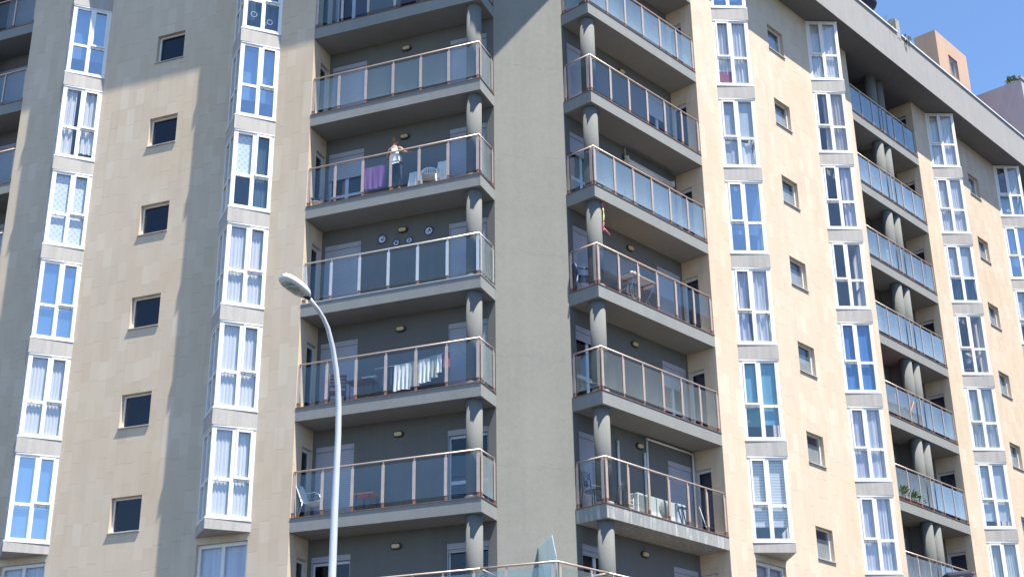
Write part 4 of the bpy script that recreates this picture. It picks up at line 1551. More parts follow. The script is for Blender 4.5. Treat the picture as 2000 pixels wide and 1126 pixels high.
def table(fr, s, d, z, w, dep, h, mat, lmat, label, rot=0.0, name='balcony_table', fold=False):
    t = thing(name, world_pt(fr, (s, d, z)), label, 'table')
    R = Matrix.Rotation(rot, 4, 'Z')
    X = lambda p: tuple(R @ Vector(p))
    org = (s, d, z)
    m = MB(fr)
    m.hexa([X(p) for p in ((-w / 2, -dep / 2, h - 0.03), (w / 2, -dep / 2, h - 0.03), (w / 2, dep / 2, h - 0.03), (-w / 2, dep / 2, h - 0.03),
                           (-w / 2, -dep / 2, h), (w / 2, -dep / 2, h), (w / 2, dep / 2, h), (-w / 2, dep / 2, h))])
    m.build('tabletop', mat, t, org)
    if fold:
        for x in (-w * 0.3, w * 0.3):
            m = MB(fr)
            m.hexa([X(p) for p in ((x - 0.02, -dep * 0.42, h - 0.06), (x + 0.02, -dep * 0.42, h - 0.06), (x + 0.02, dep * 0.42, h - 0.06), (x - 0.02, dep * 0.42, h - 0.06),
                                   (x - 0.02, -dep * 0.42, h - 0.031), (x + 0.02, -dep * 0.42, h - 0.031), (x + 0.02, dep * 0.42, h - 0.031), (x - 0.02, dep * 0.42, h - 0.031))])
            m.build('bracket', M['darkwood'], t, org)
    for x in (-1, 1):
        for y in (-1, 1):
            m = MB(fr)
            a = X((x * (w / 2 - 0.12), y * (dep / 2 - 0.06) * (-1 if fold else 1), h - 0.031))
            b = X((x * (w / 2 - (0.12 if not fold else 0.28)), y * (dep / 2 - 0.05), 0.0))
            m.tube([a, b], 0.016, 6)
            m.build('leg', lmat, t, org)
    return t


def ac_unit(fr, s, d, z, w, label, round_grill):
    t = thing('air_conditioner', world_pt(fr, (s, d, z)), label, 'air conditioner', 'air conditioner units behind the glass')
    org = (s, d, z)
    m = MB(fr)
    m.rbox((0, 0, 0.32), w, 0.30, 0.56, 0.02)
    m.build('casing', M['ac'], t, org)
    m = MB(fr)
    if round_grill:
        m.lathe((-w * 0.12, 0.15, 0.32), [(0.235, 0.0), (0.225, 0.012), (0.04, 0.02)], 30, axis='d')
    else:
        m.box(-w * 0.44, w * 0.18, 0.151, 0.165, 0.10, 0.54)
    m.build('fan_grille', M['acgrill'], t, org)
    for x in (-w * 0.35, w * 0.35):
        m = MB(fr)
        m.box(x - 0.03, x + 0.03, -0.14, 0.14, 0.0, 0.039)
        m.build('foot', M['black'], t, org)
    return t


# ------------------------------------------------------------------ right side, lowest full balcony
ac_unit('R', 1.98, -0.36, 0, 0.80, 'left white air conditioner with a square slatted grille', False)
ac_unit('R', 2.82, -0.36, 0, 0.80, 'right white air conditioner with a round fan grille', True)
t = thing('storage_rack', world_pt('R', (3.62, -0.48, 0)), 'rack under a pale blue tied cover right of the air conditioners', 'rack')
m = MB('R')
m.rbox((0, 0, 0.34), 0.42, 0.40, 0.66, 0.05, 0.0, 0.0, 0, 3)
for v in m.bm.verts:
    v.co.x += 0.02 * sin(v.co.z * 14)
m.build('cover', M['cloth_b'], t, (3.62, -0.48, 0))
m = MB('R')
for a, b in (((-0.215, 0.21, 0.62), (0.0, 0.212, 0.05)), ((0.0, 0.212, 0.62), (0.16, 0.21, 0.1)), ((0.215, 0.205, 0.6), (0.19, 0.21, 0.05)), ((-0.2, 0.212, 0.55), (0.21, 0.212, 0.58))):
    m.tube([a, b], 0.012, 5)
m.build('cord', M['black'], t, (3.62, -0.48, 0))
t = thing('iron_chair', world_pt('R', (0.58, -0.72, 0)), 'dark curly wrought iron chair behind the corner pane', 'chair')
org = (0.34, -0.70, 0)
WL[t.name] = world_pt('R', org); t.location = WL[t.name]
for x in (-0.2, 0.2):
    for y in (-0.2, 0.2):
        m = MB('R')
        m.tube([(x * 1.1, y * 1.1, 0), (x, y, 0.45)], 0.014, 6)
        m.build('leg', M['blackmetal'], t, org)
m = MB('R')
m.lathe((0, 0, 0.45), [(0.22, 0), (0.22, 0.03), (0.15, 0.035)], 20)
m.build('seat', M['bluemetal'], t, org)
m = MB('R')
for x in (-0.17, 0.17):
    m.tube([(x, -0.2, 0.45), (x * 1.08, -0.23, 0.8), (x * 0.95, -0.25, 0.98), (x * 1.25, -0.25, 1.06)], 0.014, 6)
m.tube([(0.16 * cos(pi * i / 12), -0.25, 0.88 + 0.15 * sin(pi * i / 12)) for i in range(13)], 0.013, 6)
m.tube([(0.10 * cos(2 * pi * i / 16), -0.245, 0.86 + 0.09 * sin(2 * pi * i / 16)) for i in range(17)], 0.010, 6)
m.lathe((0, -0.24, 0.72), [(0.09, 0.0), (0.09, 0.015), (0.04, 0.02)], 14, axis='d')
m.build('backrest', M['bluemetal'], t, org)
t = thing('plant_stand', world_pt('R', (1.12, -0.45, 0)), 'black iron plant stand with small white pots beside the column', 'plant stand')
org = (1.12, -0.45, 0)
m = MB('R')
for x in (-0.18, 0.0, 0.18):
    m.tube([(x, -0.1, 0), (x * 0.8, 0, 0.35), (x * 0.5, 0.02, 0.62 + x * 0.6), (x * 0.5 + 0.08, 0.02, 0.80 + x * 0.4)], 0.010, 6)
m.tube([(-0.2, 0, 0.22), (0.22, 0, 0.22)], 0.012, 6)
m.tube([(0.16 + 0.10 * cos(2 * pi * i / 14), 0.05, 0.62 + 0.12 * sin(2 * pi * i / 14)) for i in range(15)], 0.008, 5)
m.build('frame', M['blackmetal'], t, org)
for i, x in enumerate((-0.16, 0.02, 0.18)):
    m = MB('R')
    pot(m, (x, 0.05, 0.0), 0.05, 0.07, 0.11, 12)
    m.build('pot', M['whitep'], t, org)
    leafy('foliage', 'R', (1.12 + x, -0.40, 0.12), 16, 0.06, 0.12, 0.02, ['leaf', 'blackmetal'], t, 0.6, i + 30)
m = MB('R')
for i in range(4):
    m.tube([(-0.10, 0, 0.06 + i * 0.10), (0.10, 0, 0.06 + i * 0.10)], 0.012, 6)
m.tube([(-0.1, 0, 0), (-0.1, 0, 0.42)], 0.012, 6)
m.tube([(0.1, 0, 0), (0.1, 0, 0.42)], 0.012, 6)
o = m.build('pot_rack', M['whitep'], None, (1.40, -0.30, 0))
tag(o, 'little white wire rack left of the air conditioners', 'rack')
t = thing('awning_frame', world_pt('R', (4.2, -0.96, 0)), 'white frame of poles around the shut blind behind the air conditioners', 'awning frame')
org = (0, 0, 0)
for nm, a, b, r_ in (('upright', (3.10, -0.96, 0.0), (3.10, -0.96, 2.56), 0.032), ('crossbar', (3.10, -0.96, 2.54), (5.27, -0.96, 2.54), 0.032),
                     ('upright', (5.27, -0.96, 0.0), (5.27, -0.96, 2.56), 0.032), ('upright', (2.98, -0.96, 0.0), (2.98, -0.96, 2.10), 0.040),
                     ('stay', (5.22, -0.9, 1.25), (4.86, -0.30, 0.05), 0.010)):
    m = MB('R')
    m.tube([a, b], r_, 8)
    m.build(nm, M['whitep'], t, org)
m = MB('R')
m.tube([(1.80, -0.96, 0), (1.80, -0.96, 2.2)], 0.038, 8)
o = m.build('cable_duct', M['whitep'], None, org)
tag(o, 'lone white pipe standing on the wall beside the column', 'pipe')

# ------------------------------------------------------------------ right side, second to fourth balcony
tb = table('R', 2.38, -0.44, 6.0, 1.20, 0.58, 0.93, M['wood'], M['steel'], 'folding wooden table seen from below, up on thin steel legs', 0.0, 'folding_table', True)
for i, (x, y, r_) in enumerate(((-0.42, 0.12, 0.045), (-0.34, 0.16, 0.035), (-0.22, 0.10, 0.05), (-0.10, 0.14, 0.03))):
    m = MB('R')
    m.lathe((0, 0, 0), [(r_ * 0.7, 0), (r_, 0.05), (r_, 0.09), (r_ * 0.6, 0.10)], 12)
    o = m.build('table_cup', M['whitep'], None, (2.30 + x, -0.40 + y, 6.931))
    tag(o, 'small pale cup on the folding wooden table, one of a cluster', 'cup', 'cups on the folding table')
chair_monobloc('R', 2.15, -0.60, 6.0, 0.3, M['steel'], 'grey plastic chair pushed under the folding wooden table', None, 0.9)
chair_monobloc('R', 0.30, -0.74, 6.0, 2.3, M['bluemetal'], 'dark blue plastic chair with slotted back in the right corner balcony')
t = thing('roller_awning', world_pt('R', (3.9, -0.95, 11.0)), 'rolled-up pale awning along the right balcony wall', 'awning')
m = MB('R')
m.tube([(-1.12, 0.02, 0.0), (1.12, 0.02, 0.0)], 0.075, 12)
m.build('roll', M['pinkpot'], t, (3.9, -0.93, 11.08))
m = MB('R')
m.box(-1.13, 1.13, 0.0, 0.06, 0.0, 0.03)
m.box(-1.16, -1.12, -0.085, 0.09, -0.09, 0.10)
m.box(1.12, 1.16, -0.085, 0.09, -0.09, 0.10)
m.build('casing', M['whitep'], t, (3.9, -0.93, 11.16))
for i, (s0, s1, lab) in enumerate(((0.62, 1.18, 'dark openwork planter on the floor edge next to the column'), (1.50, 2.15, 'dark openwork planter on the floor edge below the wall lamp with the cable'))):
    t = thing('iron_planter', world_pt('R', (s0, -0.17, 9.0)), lab, 'planter')
    m = MB('R')
    n_ = 9
    for j in range(n_ + 1):
        x = (s1 - s0) * j / n_
        m.tube([(x, 0, 0), (x, 0, 0.17)], 0.008, 5)
    m.tube([(0, 0, 0.17), (s1 - s0, 0, 0.17)], 0.010, 5)
    m.tube([(0, 0, 0.01), (s1 - s0, 0, 0.01)], 0.010, 5)
    m.build('grille', M['whitep'], t, (s0, -0.15, 9.0))
    m = MB('R')
    m.box(0.01, s1 - s0 - 0.01, -0.20, -0.02, 0.0, 0.16)
    m.build('box', M['blackmetal'], t, (s0, -0.15, 9.0))
# bright ribbon hung on the column
t = thing('ribbon_garland', world_pt('R', (0.45, -0.10, 8.6)), 'pink and yellow ribbon hanging down the right corner column', 'ribbon')
for nm, mt, z0, z1, w_, sd in (('pink_tie', 'pink', 8.40, 8.60, 0.032, 1), ('yellow_band', 'yellow', 7.98, 8.42, 0.026, 2), ('pink_bow', 'pink', 7.72, 7.98, 0.035, 3), ('cord', 'black', 7.25, 7.72, 0.012, 4)):
    m = MB('R')
    r = random.Random(sd)
    m.tube([(0.02 * sin(z * 9 + sd), 0.02 * cos(z * 7), z) for z in [z1 - (z1 - z0) * i / 8 for i in range(9)]], [w_ * r.uniform(0.5, 1.0) for i in range(9)], 6)
    if nm == 'pink_bow':
        m.tube([(0, 0, 7.82), (0.10, 0.04, 7.72), (0.20, 0.05, 7.66), (0.22, 0.04, 7.60)], [0.02, 0.02, 0.014, 0.006], 6)
    m.build(nm, M[mt], t, (0.44, -0.085, 0))

# ------------------------------------------------------------------ right loggia
table('R', 17.15, -0.50, 6.0, 1.0, 0.55, 0.74, M['redcloth'], M['darkwood'], 'red topped table behind the loggia glass')
slat_chair('R', 16.75, -0.36, 6.0, 1.2, M['orange'], 'orange wooden folding chair at the left of the red table')
slat_chair('R', 17.65, -0.32, 6.0, -1.0, M['orange'], 'orange wooden folding chair at the right of the red table')
o = cloth('R', 'hung_towel', M['cloth_b'], None, (17.9, -0.20, 12.86), 0.72, 0.42, 's', 0.02, 0.2, 4)
tag(o, 'pale blue and white towel hung inside the loggia railing', 'towel')
for i, s in enumerate((16.25, 16.95, 17.6)):
    t = thing('window_box', world_pt('R', (s, -0.22, 3)), 'terracotta trough with leafy plants, %s along the loggia floor' % ('left end of the row of three', 'middle of the row of three', 'right end of the row of three')[i], 'planter', 'terracotta troughs in the loggia')
    m = MB('R')
    m.rbox((0, 0, 0.09), 0.56, 0.18, 0.17, 0.015)
    m.build('trough', M['pot'], t, (s, -0.22, 3))
    leafy('foliage', 'R', (s, -0.24, 3.17), 130, 0.24, 0.30 if i < 2 else 0.16, 0.035, ['leaf', 'leaf2'], t, 0.7, 40 + i, 0.15)

# ------------------------------------------------------------------ left side, top floor chairs
slat_chair('L', 2.55, -0.55, 15.0, 0.4, M['darkwood'], 'dark red slatted wooden chair on the top left balcony, left one of two')
slat_chair('L', 1.75, -0.50, 15.0, -0.5, M['darkwood'], 'dark red slatted wooden chair on the top left balcony, right one of two')

# left side, fourth balcony: the woman, the towel, the plastic chair
t = thing('drying_rack', world_pt('L', (3.4, -0.5, 9)), 'thin wire drying rack under the purple towel', 'drying rack')
org = (3.35, -0.50, 9.0)
m = MB('L')
for y in (-0.22, -0.11, 0.0, 0.11, 0.22):
    m.tube([(-0.55, y, 0.98), (0.45, y, 0.98)], 0.006, 5)
m.tube([(-0.55, -0.24, 0.98), (-0.55, 0.24, 0.98)], 0.009, 6)
m.tube([(0.45, -0.24, 0.98), (0.45, 0.24, 0.98)], 0.009, 6)
m.tube([(0.45, -0.2, 0.98), (0.62, -0.2, 1.13), (0.68, -0.2, 1.25)], 0.008, 5)
m.build('wires', M['steel'], t, org)
for x in (-0.5, 0.4):
    for y in (-1, 1):
        m = MB('L')
        m.tube([(x, 0.22 * y, 0.98), (x, -0.22 * y, 0.0)], 0.009, 6)
        m.build('leg', M['steel'], t, org)
o = cloth('L', 'purple_towel', M['purple'], None, (3.36, -0.245, 9.995), 0.74, 0.70, 's', 0.007, 0.16, 2, 0.03)
tag(o, 'purple towel spread over the drying rack beside the woman', 'towel')
chair_monobloc('L', 1.76, -0.46, 9.0, pi + 0.35, M['whitep'], 'white plastic armchair right of the woman, back to the street')
o = cloth('L', 'white_laundry', M['white'], None, (2.04, -0.17, 9.52), 0.36, 0.46, 's', 0.03, 0.15, 6, -0.2)
tag(o, 'crumpled white cloth hung low beside the plastic armchair, nearer the woman', 'laundry')
o = cloth('L', 'white_laundry', M['white'], None, (1.40, -0.60, 9.93), 0.30, 0.80, 's', 0.03, 0.2, 8, -0.35)
tag(o, 'white cloth draped behind the plastic armchair, farther from the woman', 'laundry')
t = thing('potted_plant', world_pt('L', (5.17, -0.20, 9)), 'small purple flowering plant in a pale pot at the left end of the balcony', 'plant')
m = MB('L')
pot(m, (0, 0, 0), 0.09, 0.13, 0.15)
m.build('pot', M['pinkpot'], t, (5.17, -0.20, 9))
leafy('foliage', 'L', (5.17, -0.20, 9.16), 70, 0.10, 0.16, 0.02, ['lavender', 'leaf', 'lavender'], t, 0.8, 21)

# left side, second balcony: washing line
t = thing('washing_line', world_pt('L', (2.1, -0.45, 3)), 'pale washing line strung across the left balcony, sagging to the left', 'washing line')
m = MB('L')
lz = lambda s: 4.13 - 0.10 * (s - 0.85) + 0.045 * ((s - 1.9) ** 2) - 0.08
m.tube([(s, 0, lz(s)) for s in [0.80 + 0.2 * i for i in range(13)]], 0.006, 5)
m.build('line', M['white'], t, (0, -0.29, 0))
for s in (0.80, 3.2):
    m = MB('L')
    m.tube([(s, 0, lz(s)), (s, -0.72, lz(s) + 0.03)], 0.008, 5)
    m.build('wall_arm', M['steel'], t, (0, -0.29, 0))
for i, (s, w_, h, mt, lab) in enumerate(((2.80, 0.30, 0.55, 'navy', 'dark navy garment at the left end of the washing line'),
                                         (2.38, 0.46, 0.72, 'white', 'widest white towel on the washing line, next to the navy garment'),
                                         (2.02, 0.26, 0.70, 'greycloth', 'pale grey cloth between two white towels on the washing line'),
                                         (1.74, 0.34, 0.66, 'white', 'white towel right of the pale grey cloth on the washing line'),
                                         (1.47, 0.20, 0.60, 'greycloth', 'darker grey garment right of the white towels'),
                                         (1.30, 0.12, 0.50, 'white', 'narrow white cloth near the right end of the washing line'),
                                         (1.10, 0.16, 0.42, 'redcloth', 'red garment at the right end of the washing line'))):
    mt_ = {'greycloth': 'greycloth' if i == 2 else 'navy'}.get(mt, mt)
    o = cloth('L', 'hanging_laundry', M[mt_] if i != 4 else M['greycloth'], None, (s, -0.29, lz(s)), w_, h, 's', 0.025, 0.11, 50 + i, -0.12)
    tag(o, lab, 'laundry', 'clothes on the washing line')
tb = table('L', 3.75, -0.62, 3.0, 0.75, 0.5, 0.70, M['darkwood'], M['darkwood'], 'dark wooden slatted table left of the washing line')
m = MB('L')
m.rbox((0, 0, 0.02), 0.42, 0.12, 0.04, 0.012)
o = m.build('folded_cloth', M['cloth_b'], None, (3.42, -0.42, 3.702))
tag(o, 'pale folded cloth lying on the dark wooden table', 'cloth')
slat_chair('L', 4.45, -0.55, 3.0, 0.5, M['darkwood'], 'dark wooden folding chair left of the dark slatted table')
m = MB('L')
m.sheet(lambda u, v: (0.5 * (u - 0.5), 0.16 * (v - 0.5), 0.035 + 0.03 * sin(pi * u) * sin(pi * v) + 0.008 * sin(20 * u)), 14, 5)
o = m.build('floor_cloth', M['lime'], None, (0.85, -0.16, 3.0), normals=False)
tag(o, 'lime green cloth lying on the balcony floor edge', 'cloth')

# left side, lowest balcony: sling chair and table
t = thing('sling_chair', world_pt('L', (4.95, -0.48, 0)), 'white sling chair with thin metal frame in the sun at the left end', 'chair')
org = (4.95, -0.48, 0)
m = MB('L')
prof_ = [(0.52, 1.02), (0.44, 0.86), (0.36, 0.66), (0.28, 0.47), (0.18, 0.41), (0.02, 0.42), (-0.20, 0.45), (-0.27, 0.43)]
def slg(u, v):
    q = u * (len(prof_) - 1)
    i = min(int(q), len(prof_) - 2)
    f = q - i
    return (prof_[i][0] * (1 - f) + prof_[i + 1][0] * f, (v - 0.5) * 0.46, prof_[i][1] * (1 - f) + prof_[i + 1][1] * f - 0.02 * sin(pi * v))
m.sheet(slg, 28, 6)
m.build('sling', M['white'], t, org, normals=False)
for y in (-0.24, 0.24):
    m = MB('L')
    m.tube([(x, y, z) for x, z in prof_], 0.012, 6)
    m.tube([(0.30, y, 0.55), (0.28, y, 0.66), (-0.12, y, 0.68), (-0.26, y, 0.60), (-0.34, y, 0.35), (-0.30, y, 0.0)], 0.011, 6)
    m.build('side_frame', M['steel'], t, org)
    m = MB('L')
    m.tube([(0.24, y, 0.44), (0.36, y, 0.0)], 0.012, 6)
    m.build('leg', M['steel'], t, org)
table('L', 3.50, -0.62, 0.0, 0.62, 0.55, 0.56, M['orange'], M['bluemetal'], 'low orange brown table with dark blue legs')
t = thing('red_bowl', world_pt('L', (3.46, -0.62, 0.56)), 'small red lidded bowl on the low orange brown table', 'bowl')
m = MB('L')
m.lathe((0, 0, 0), [(0.05, 0.001), (0.12, 0.05), (0.13, 0.07)], 18)
m.build('bowl', M['redcloth'], t, (3.46, -0.62, 0.561))
m = MB('L')
m.lathe((0, 0, 0.071), [(0.125, 0), (0.09, 0.04), (0.02, 0.06)], 18)
m.build('lid', M['bluemetal'], t, (3.46, -0.62, 0.561))


# ------------------------------------------------------------------ people
def skin_body(name, fr, nodes, edges, mat, parent, org, root=0, sub=2, hands=()):
    """one continuous surface grown over a skeleton; nodes: name -> (s, d, z, radius)"""
    c, a, mm = FR[fr]
    names = list(nodes)
    me = bpy.data.meshes.new(name)
    vs_ = []
    for n_ in names:
        s, d, z = nodes[n_][:3]
        vs_.append(a * s + mm * d + UP * z)
    me.from_pydata(vs_, [(names.index(x), names.index(y)) for x, y in edges], [])
    o = bpy.data.objects.new(name, me)
    COL.objects.link(o)
    me.materials.append(mat)
    put(o, world_pt(fr, org), parent)
    md = o.modifiers.new('skin', 'SKIN')
    md.use_smooth_shade = True
    for i, n_ in enumerate(names):
        r_ = nodes[n_][3]
        r_ = r_ if isinstance(r_, tuple) else (r_, r_)
        me.skin_vertices[0].data[i].radius = r_
        me.skin_vertices[0].data[i].use_root = (i == root)
    sb = o.modifiers.new('sub', 'SUBSURF')
    sb.levels = sub
    sb.render_levels = sub
    return o


def add_hand(nodes, edges, wrist, tag_, palm_dir, spread_dir, curl):
    """palm, four bent fingers of unequal length and a thumb from the side of the palm"""
    w = Vector(nodes[wrist][:3])
    p = w + palm_dir * 0.055
    nodes[tag_ + 'palm'] = (*p, (0.030, 0.018))
    edges.append((wrist, tag_ + 'palm'))
    for i, L in enumerate((0.066, 0.076, 0.070, 0.055)):
        b = p + palm_dir * 0.038 + spread_dir * (0.019 * (1.5 - i))
        k = b + palm_dir * L * 0.5 + curl * L * 0.18
        e = k + palm_dir * L * 0.35 + curl * L * 0.42
        for q, v in (('b', b), ('k', k), ('e', e)):
            nodes['%sf%d%s' % (tag_, i, q)] = (*v, {'b': 0.0095, 'k': 0.0085, 'e': 0.007}[q])
        edges.append((tag_ + 'palm', '%sf%db' % (tag_, i)))
        edges.append(('%sf%db' % (tag_, i), '%sf%dk' % (tag_, i)))
        edges.append(('%sf%dk' % (tag_, i), '%sf%de' % (tag_, i)))
    b = w + palm_dir * 0.035 + spread_dir * 0.032
    e = b + palm_dir * 0.035 + spread_dir * 0.026 + curl * 0.01
    nodes[tag_ + 'tb'] = (*b, 0.011)
    nodes[tag_ + 'te'] = (*e, 0.009)
    edges += [(wrist, tag_ + 'tb'), (tag_ + 'tb', tag_ + 'te')]


def face(fr, t, c, fwd, r_, org):
    """eyes and ears on the head"""
    f = Vector(fwd).normalized()
    sdv = Vector((-f.y, f.x, 0))
    m = MB(fr)
    for k in (-1, 1):
        p = Vector(c) + f * r_ * 0.93 + sdv * (0.032 * k) + Vector((0, 0, 0.005))
        m.lathe(tuple(p), [(0.003, -0.010), (0.010, -0.004), (0.010, 0.004), (0.003, 0.010)], 8)
    m.build('eyes', M['darkhair'], t, org)
    m = MB(fr)
    for k in (-1, 1):
        p = Vector(c) + sdv * (r_ * 0.98 * k)
        m.lathe(tuple(p), [(0.006, -0.030), (0.018, -0.012), (0.020, 0.010), (0.008, 0.028)], 8)
    m.build('ears', M['skin'], t, org)


WO = (2.66, -0.22, 9.0)
wt = thing('person', world_pt('L', WO), 'woman in a white vest and grey blue leggings seen from behind, hanging out washing', 'person')
nd = {'pelvis': (0, 0, 0.96, (0.150, 0.105)), 'waist': (0.01, 0.0, 1.12, (0.118, 0.085)), 'chest': (0.045, -0.01, 1.30, (0.135, 0.09)), 'collar': (0.07, -0.01, 1.43, (0.10, 0.07)),
      'neck': (0.08, -0.015, 1.51, 0.046), 'skull': (0.085, -0.03, 1.60, 0.078), 'crown': (0.09, -0.04, 1.68, 0.072),
      'nose': (0.10, -0.135, 1.615, 0.012),
      'shR': (-0.115, 0.0, 1.41, 0.052), 'elR': (-0.27, 0.04, 1.22, 0.038), 'wrR': (-0.36, -0.16, 1.30, 0.026),
      'shL': (0.25, -0.01, 1.40, 0.052), 'elL': (0.35, -0.10, 1.19, 0.038), 'wrL': (0.49, -0.26, 1.29, 0.026),
      'hipR': (-0.075, 0, 0.90, 0.10), 'knR': (-0.09, -0.02, 0.50, 0.062), 'anR': (-0.11, 0.03, 0.09, 0.040), 'toR': (-0.12, -0.12, 0.035, 0.035),
      'hipL': (0.075, 0, 0.90, 0.10), 'knL': (0.10, 0.0, 0.50, 0.062), 'anL': (0.11, 0.03, 0.09, 0.040), 'toL': (0.12, -0.12, 0.035, 0.035)}
ed = [('pelvis', 'waist'), ('waist', 'chest'), ('chest', 'collar'), ('collar', 'neck'), ('neck', 'skull'), ('skull', 'crown'), ('skull', 'nose'),
      ('collar', 'shR'), ('shR', 'elR'), ('elR', 'wrR'), ('collar', 'shL'), ('shL', 'elL'), ('elL', 'wrL'),
      ('pelvis', 'hipR'), ('hipR', 'knR'), ('knR', 'anR'), ('anR', 'toR'), ('pelvis', 'hipL'), ('hipL', 'knL'), ('knL', 'anL'), ('anL', 'toL')]
add_hand(nd, ed, 'wrR', 'R', Vector((-0.1, -0.9, 0.3)).normalized(), Vector((0.5, 0.1, 0.8)).normalized(), Vector((0, -0.2, -1)).normalized())
add_hand(nd, ed, 'wrL', 'L', Vector((0.6, -0.7, 0.2)).normalized(), Vector((-0.3, 0.0, 0.9)).normalized(), Vector((0, -0.2, -1)).normalized())
skin_body('body', 'L', nd, ed, M['skin'], wt, WO)
tn = {k: nd[k] for k in ('pelvis', 'waist', 'chest', 'collar')}
tn['hem'] = (-0.005, 0, 0.93, (0.188, 0.138))
tn['pelvis'] = (0, 0, 1.0, (0.180, 0.130))
tn['waist'] = (*nd['waist'][:3], (0.156, 0.114))
tn['chest'] = (*nd['chest'][:3], (0.164, 0.112))
tn['collar'] = (0.068, -0.01, 1.40, (0.118, 0.085))
tn['stR'] = (-0.01, -0.01, 1.455, 0.03)
tn['stL'] = (0.15, -0.01, 1.455, 0.03)
skin_body('vest', 'L', tn, [('pelvis', 'hem'), ('pelvis', 'waist'), ('waist', 'chest'), ('chest', 'collar'), ('collar', 'stR'), ('collar', 'stL')], M['top'], wt, WO)
lg = {'pelvis': (0, 0, 0.97, (0.178, 0.128)), 'hipR': (-0.078, 0, 0.88, 0.108), 'knR': (-0.09, -0.02, 0.50, 0.070), 'anR': (-0.11, 0.03, 0.14, 0.048),
      'hipL': (0.078, 0, 0.88, 0.108), 'knL': (0.10, 0.0, 0.50, 0.070), 'anL': (0.11, 0.03, 0.14, 0.048)}
skin_body('leggings', 'L', lg, [('pelvis', 'hipR'), ('hipR', 'knR'), ('knR', 'anR'), ('pelvis', 'hipL'), ('hipL', 'knL'), ('knL', 'anL')], M['leggings'], wt, WO)
hr = {'a': (0.085, 0.005, 1.585, 0.068), 'b': (0.09, -0.015, 1.66, 0.082), 'c': (0.09, -0.02, 1.70, 0.068), 'bun': (0.085, 0.02, 1.775, 0.050), 'bt': (0.085, 0.03, 1.80, 0.035)}
skin_body('hair', 'L', hr, [('a', 'b'), ('b', 'c'), ('c', 'bun'), ('bun', 'bt')], M['hair'], wt, WO)
face('L', wt, (0.088, -0.03, 1.625), (0.05, -1, 0), 0.08, WO)

# the man sitting inside a bay window on the right
PO = (23.02, -0.05, 9.0)
pt_ = thing('person', world_pt('R', PO), 'person in a pale shirt sitting inside a bay window, hand at the face', 'person')
nd = {'pelvis': (0, 0, 0.55, (0.16, 0.12)), 'waist': (0.0, 0.02, 0.70, (0.145, 0.105)), 'chest': (0.02, 0.06, 0.90, (0.165, 0.11)), 'collar': (0.03, 0.10, 1.03, (0.11, 0.075)),
      'neck': (0.04, 0.12, 1.10, 0.050), 'skull': (0.05, 0.16, 1.19, 0.082), 'crown': (0.05, 0.16, 1.27, 0.076), 'nose': (0.075, 0.265, 1.20, 0.013),
      'shR': (-0.17, 0.09, 1.00, 0.058), 'elR': (-0.24, 0.26, 0.80, 0.042), 'wrR': (-0.12, 0.40, 0.84, 0.029),
      'shL': (0.23, 0.09, 1.00, 0.058), 'elL': (0.30, 0.28, 0.86, 0.042), 'wrL': (0.16, 0.32, 1.08, 0.029),
      'hipR': (-0.09, 0.03, 0.53, 0.10), 'knR': (-0.13, 0.43, 0.50, 0.068), 'anR': (-0.13, 0.40, 0.09, 0.044), 'toR': (-0.14, 0.53, 0.035, 0.038),
      'hipL': (0.09, 0.03, 0.53, 0.10), 'knL': (0.13, 0.40, 0.50, 0.068), 'anL': (0.13, 0.36, 0.09, 0.044), 'toL': (0.14, 0.49, 0.035, 0.038)}
ed = [('pelvis', 'waist'), ('waist', 'chest'), ('chest', 'collar'), ('collar', 'neck'), ('neck', 'skull'), ('skull', 'crown'), ('skull', 'nose'),
      ('collar', 'shR'), ('shR', 'elR'), ('elR', 'wrR'), ('collar', 'shL'), ('shL', 'elL'), ('elL', 'wrL'),
      ('pelvis', 'hipR'), ('hipR', 'knR'), ('knR', 'anR'), ('anR', 'toR'), ('pelvis', 'hipL'), ('hipL', 'knL'), ('knL', 'anL'), ('anL', 'toL')]
add_hand(nd, ed, 'wrR', 'R', Vector((0.8, 0.5, -0.1)).normalized(), Vector((0.1, 0.2, 0.9)).normalized(), Vector((0.2, 0, -1)).normalized())
add_hand(nd, ed, 'wrL', 'L', Vector((-0.5, -0.1, 0.8)).normalized(), Vector((-0.3, 0.9, -0.1)).normalized(), Vector((-0.6, -0.4, 0.2)).normalized())
skin_body('body', 'R', nd, ed, M['skin'], pt_, PO)
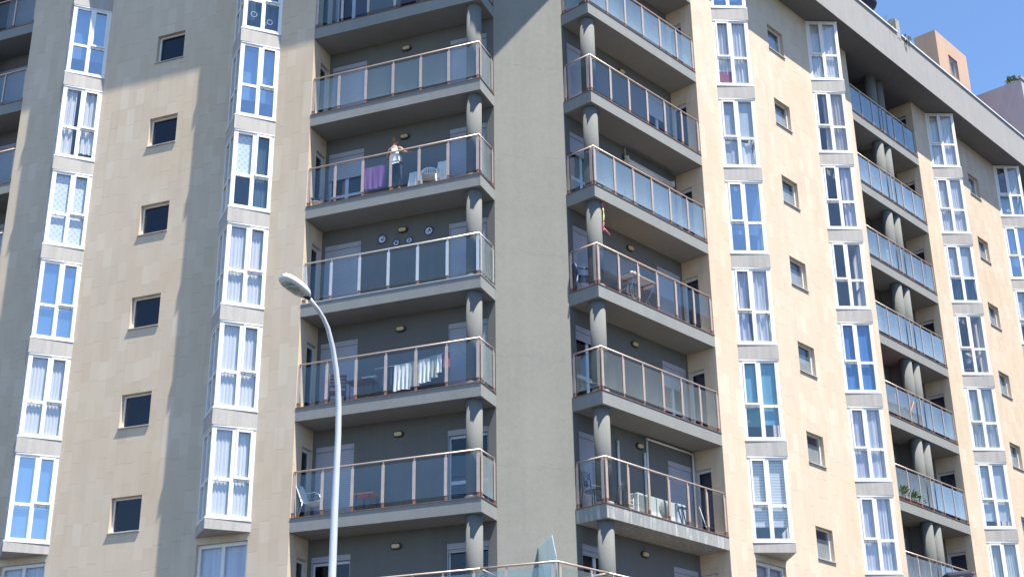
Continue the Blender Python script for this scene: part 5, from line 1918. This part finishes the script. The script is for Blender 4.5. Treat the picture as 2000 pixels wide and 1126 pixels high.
tn = {'pelvis': (0, 0, 0.56, (0.178, 0.135)), 'waist': (0.0, 0.02, 0.70, (0.162, 0.12)), 'chest': (0.02, 0.06, 0.90, (0.182, 0.125)), 'collar': (0.03, 0.10, 1.02, (0.125, 0.09)),
      'shR': (-0.17, 0.09, 1.00, 0.070), 'elR': (-0.22, 0.20, 0.86, 0.056), 'shL': (0.23, 0.09, 1.00, 0.070), 'elL': (0.29, 0.23, 0.89, 0.056)}
skin_body('shirt', 'R', tn, [('pelvis', 'waist'), ('waist', 'chest'), ('chest', 'collar'), ('collar', 'shR'), ('shR', 'elR'), ('collar', 'shL'), ('shL', 'elL')], M['shirt'], pt_, PO)
lg = {'pelvis': (0, 0, 0.545, (0.172, 0.13)), 'hipR': (-0.09, 0.03, 0.53, 0.108), 'knR': (-0.13, 0.43, 0.50, 0.076), 'anR': (-0.13, 0.40, 0.14, 0.056),
      'hipL': (0.09, 0.03, 0.53, 0.108), 'knL': (0.13, 0.40, 0.50, 0.076), 'anL': (0.13, 0.36, 0.14, 0.056)}
skin_body('trousers', 'R', lg, [('pelvis', 'hipR'), ('hipR', 'knR'), ('knR', 'anR'), ('pelvis', 'hipL'), ('hipL', 'knL'), ('knL', 'anL')], M['leggings'], pt_, PO)
hr = {'a': (0.045, 0.12, 1.20, 0.072), 'b': (0.05, 0.14, 1.27, 0.084), 'c': (0.05, 0.15, 1.30, 0.07)}
skin_body('hair', 'R', hr, [('a', 'b'), ('b', 'c')], M['darkhair'], pt_, PO)
face('R', pt_, (0.05, 0.16, 1.215), (0.2, 1, 0), 0.084, PO)
st_ = thing('stool', world_pt('R', PO), 'wooden stool under the person inside the bay window', 'stool')
m = MB('R')
m.lathe((0, 0, 0.40), [(0.19, 0.0), (0.19, 0.035), (0.15, 0.04)], 18)
m.build('seat', M['wood'], st_, PO)
for x in (-0.13, 0.13):
    for y in (-0.13, 0.13):
        m = MB('R')
        m.tube([(x * 1.15, y * 1.15, 0.0), (x, y, 0.40)], 0.018, 6)
        m.build('leg', M['wood'], st_, PO)
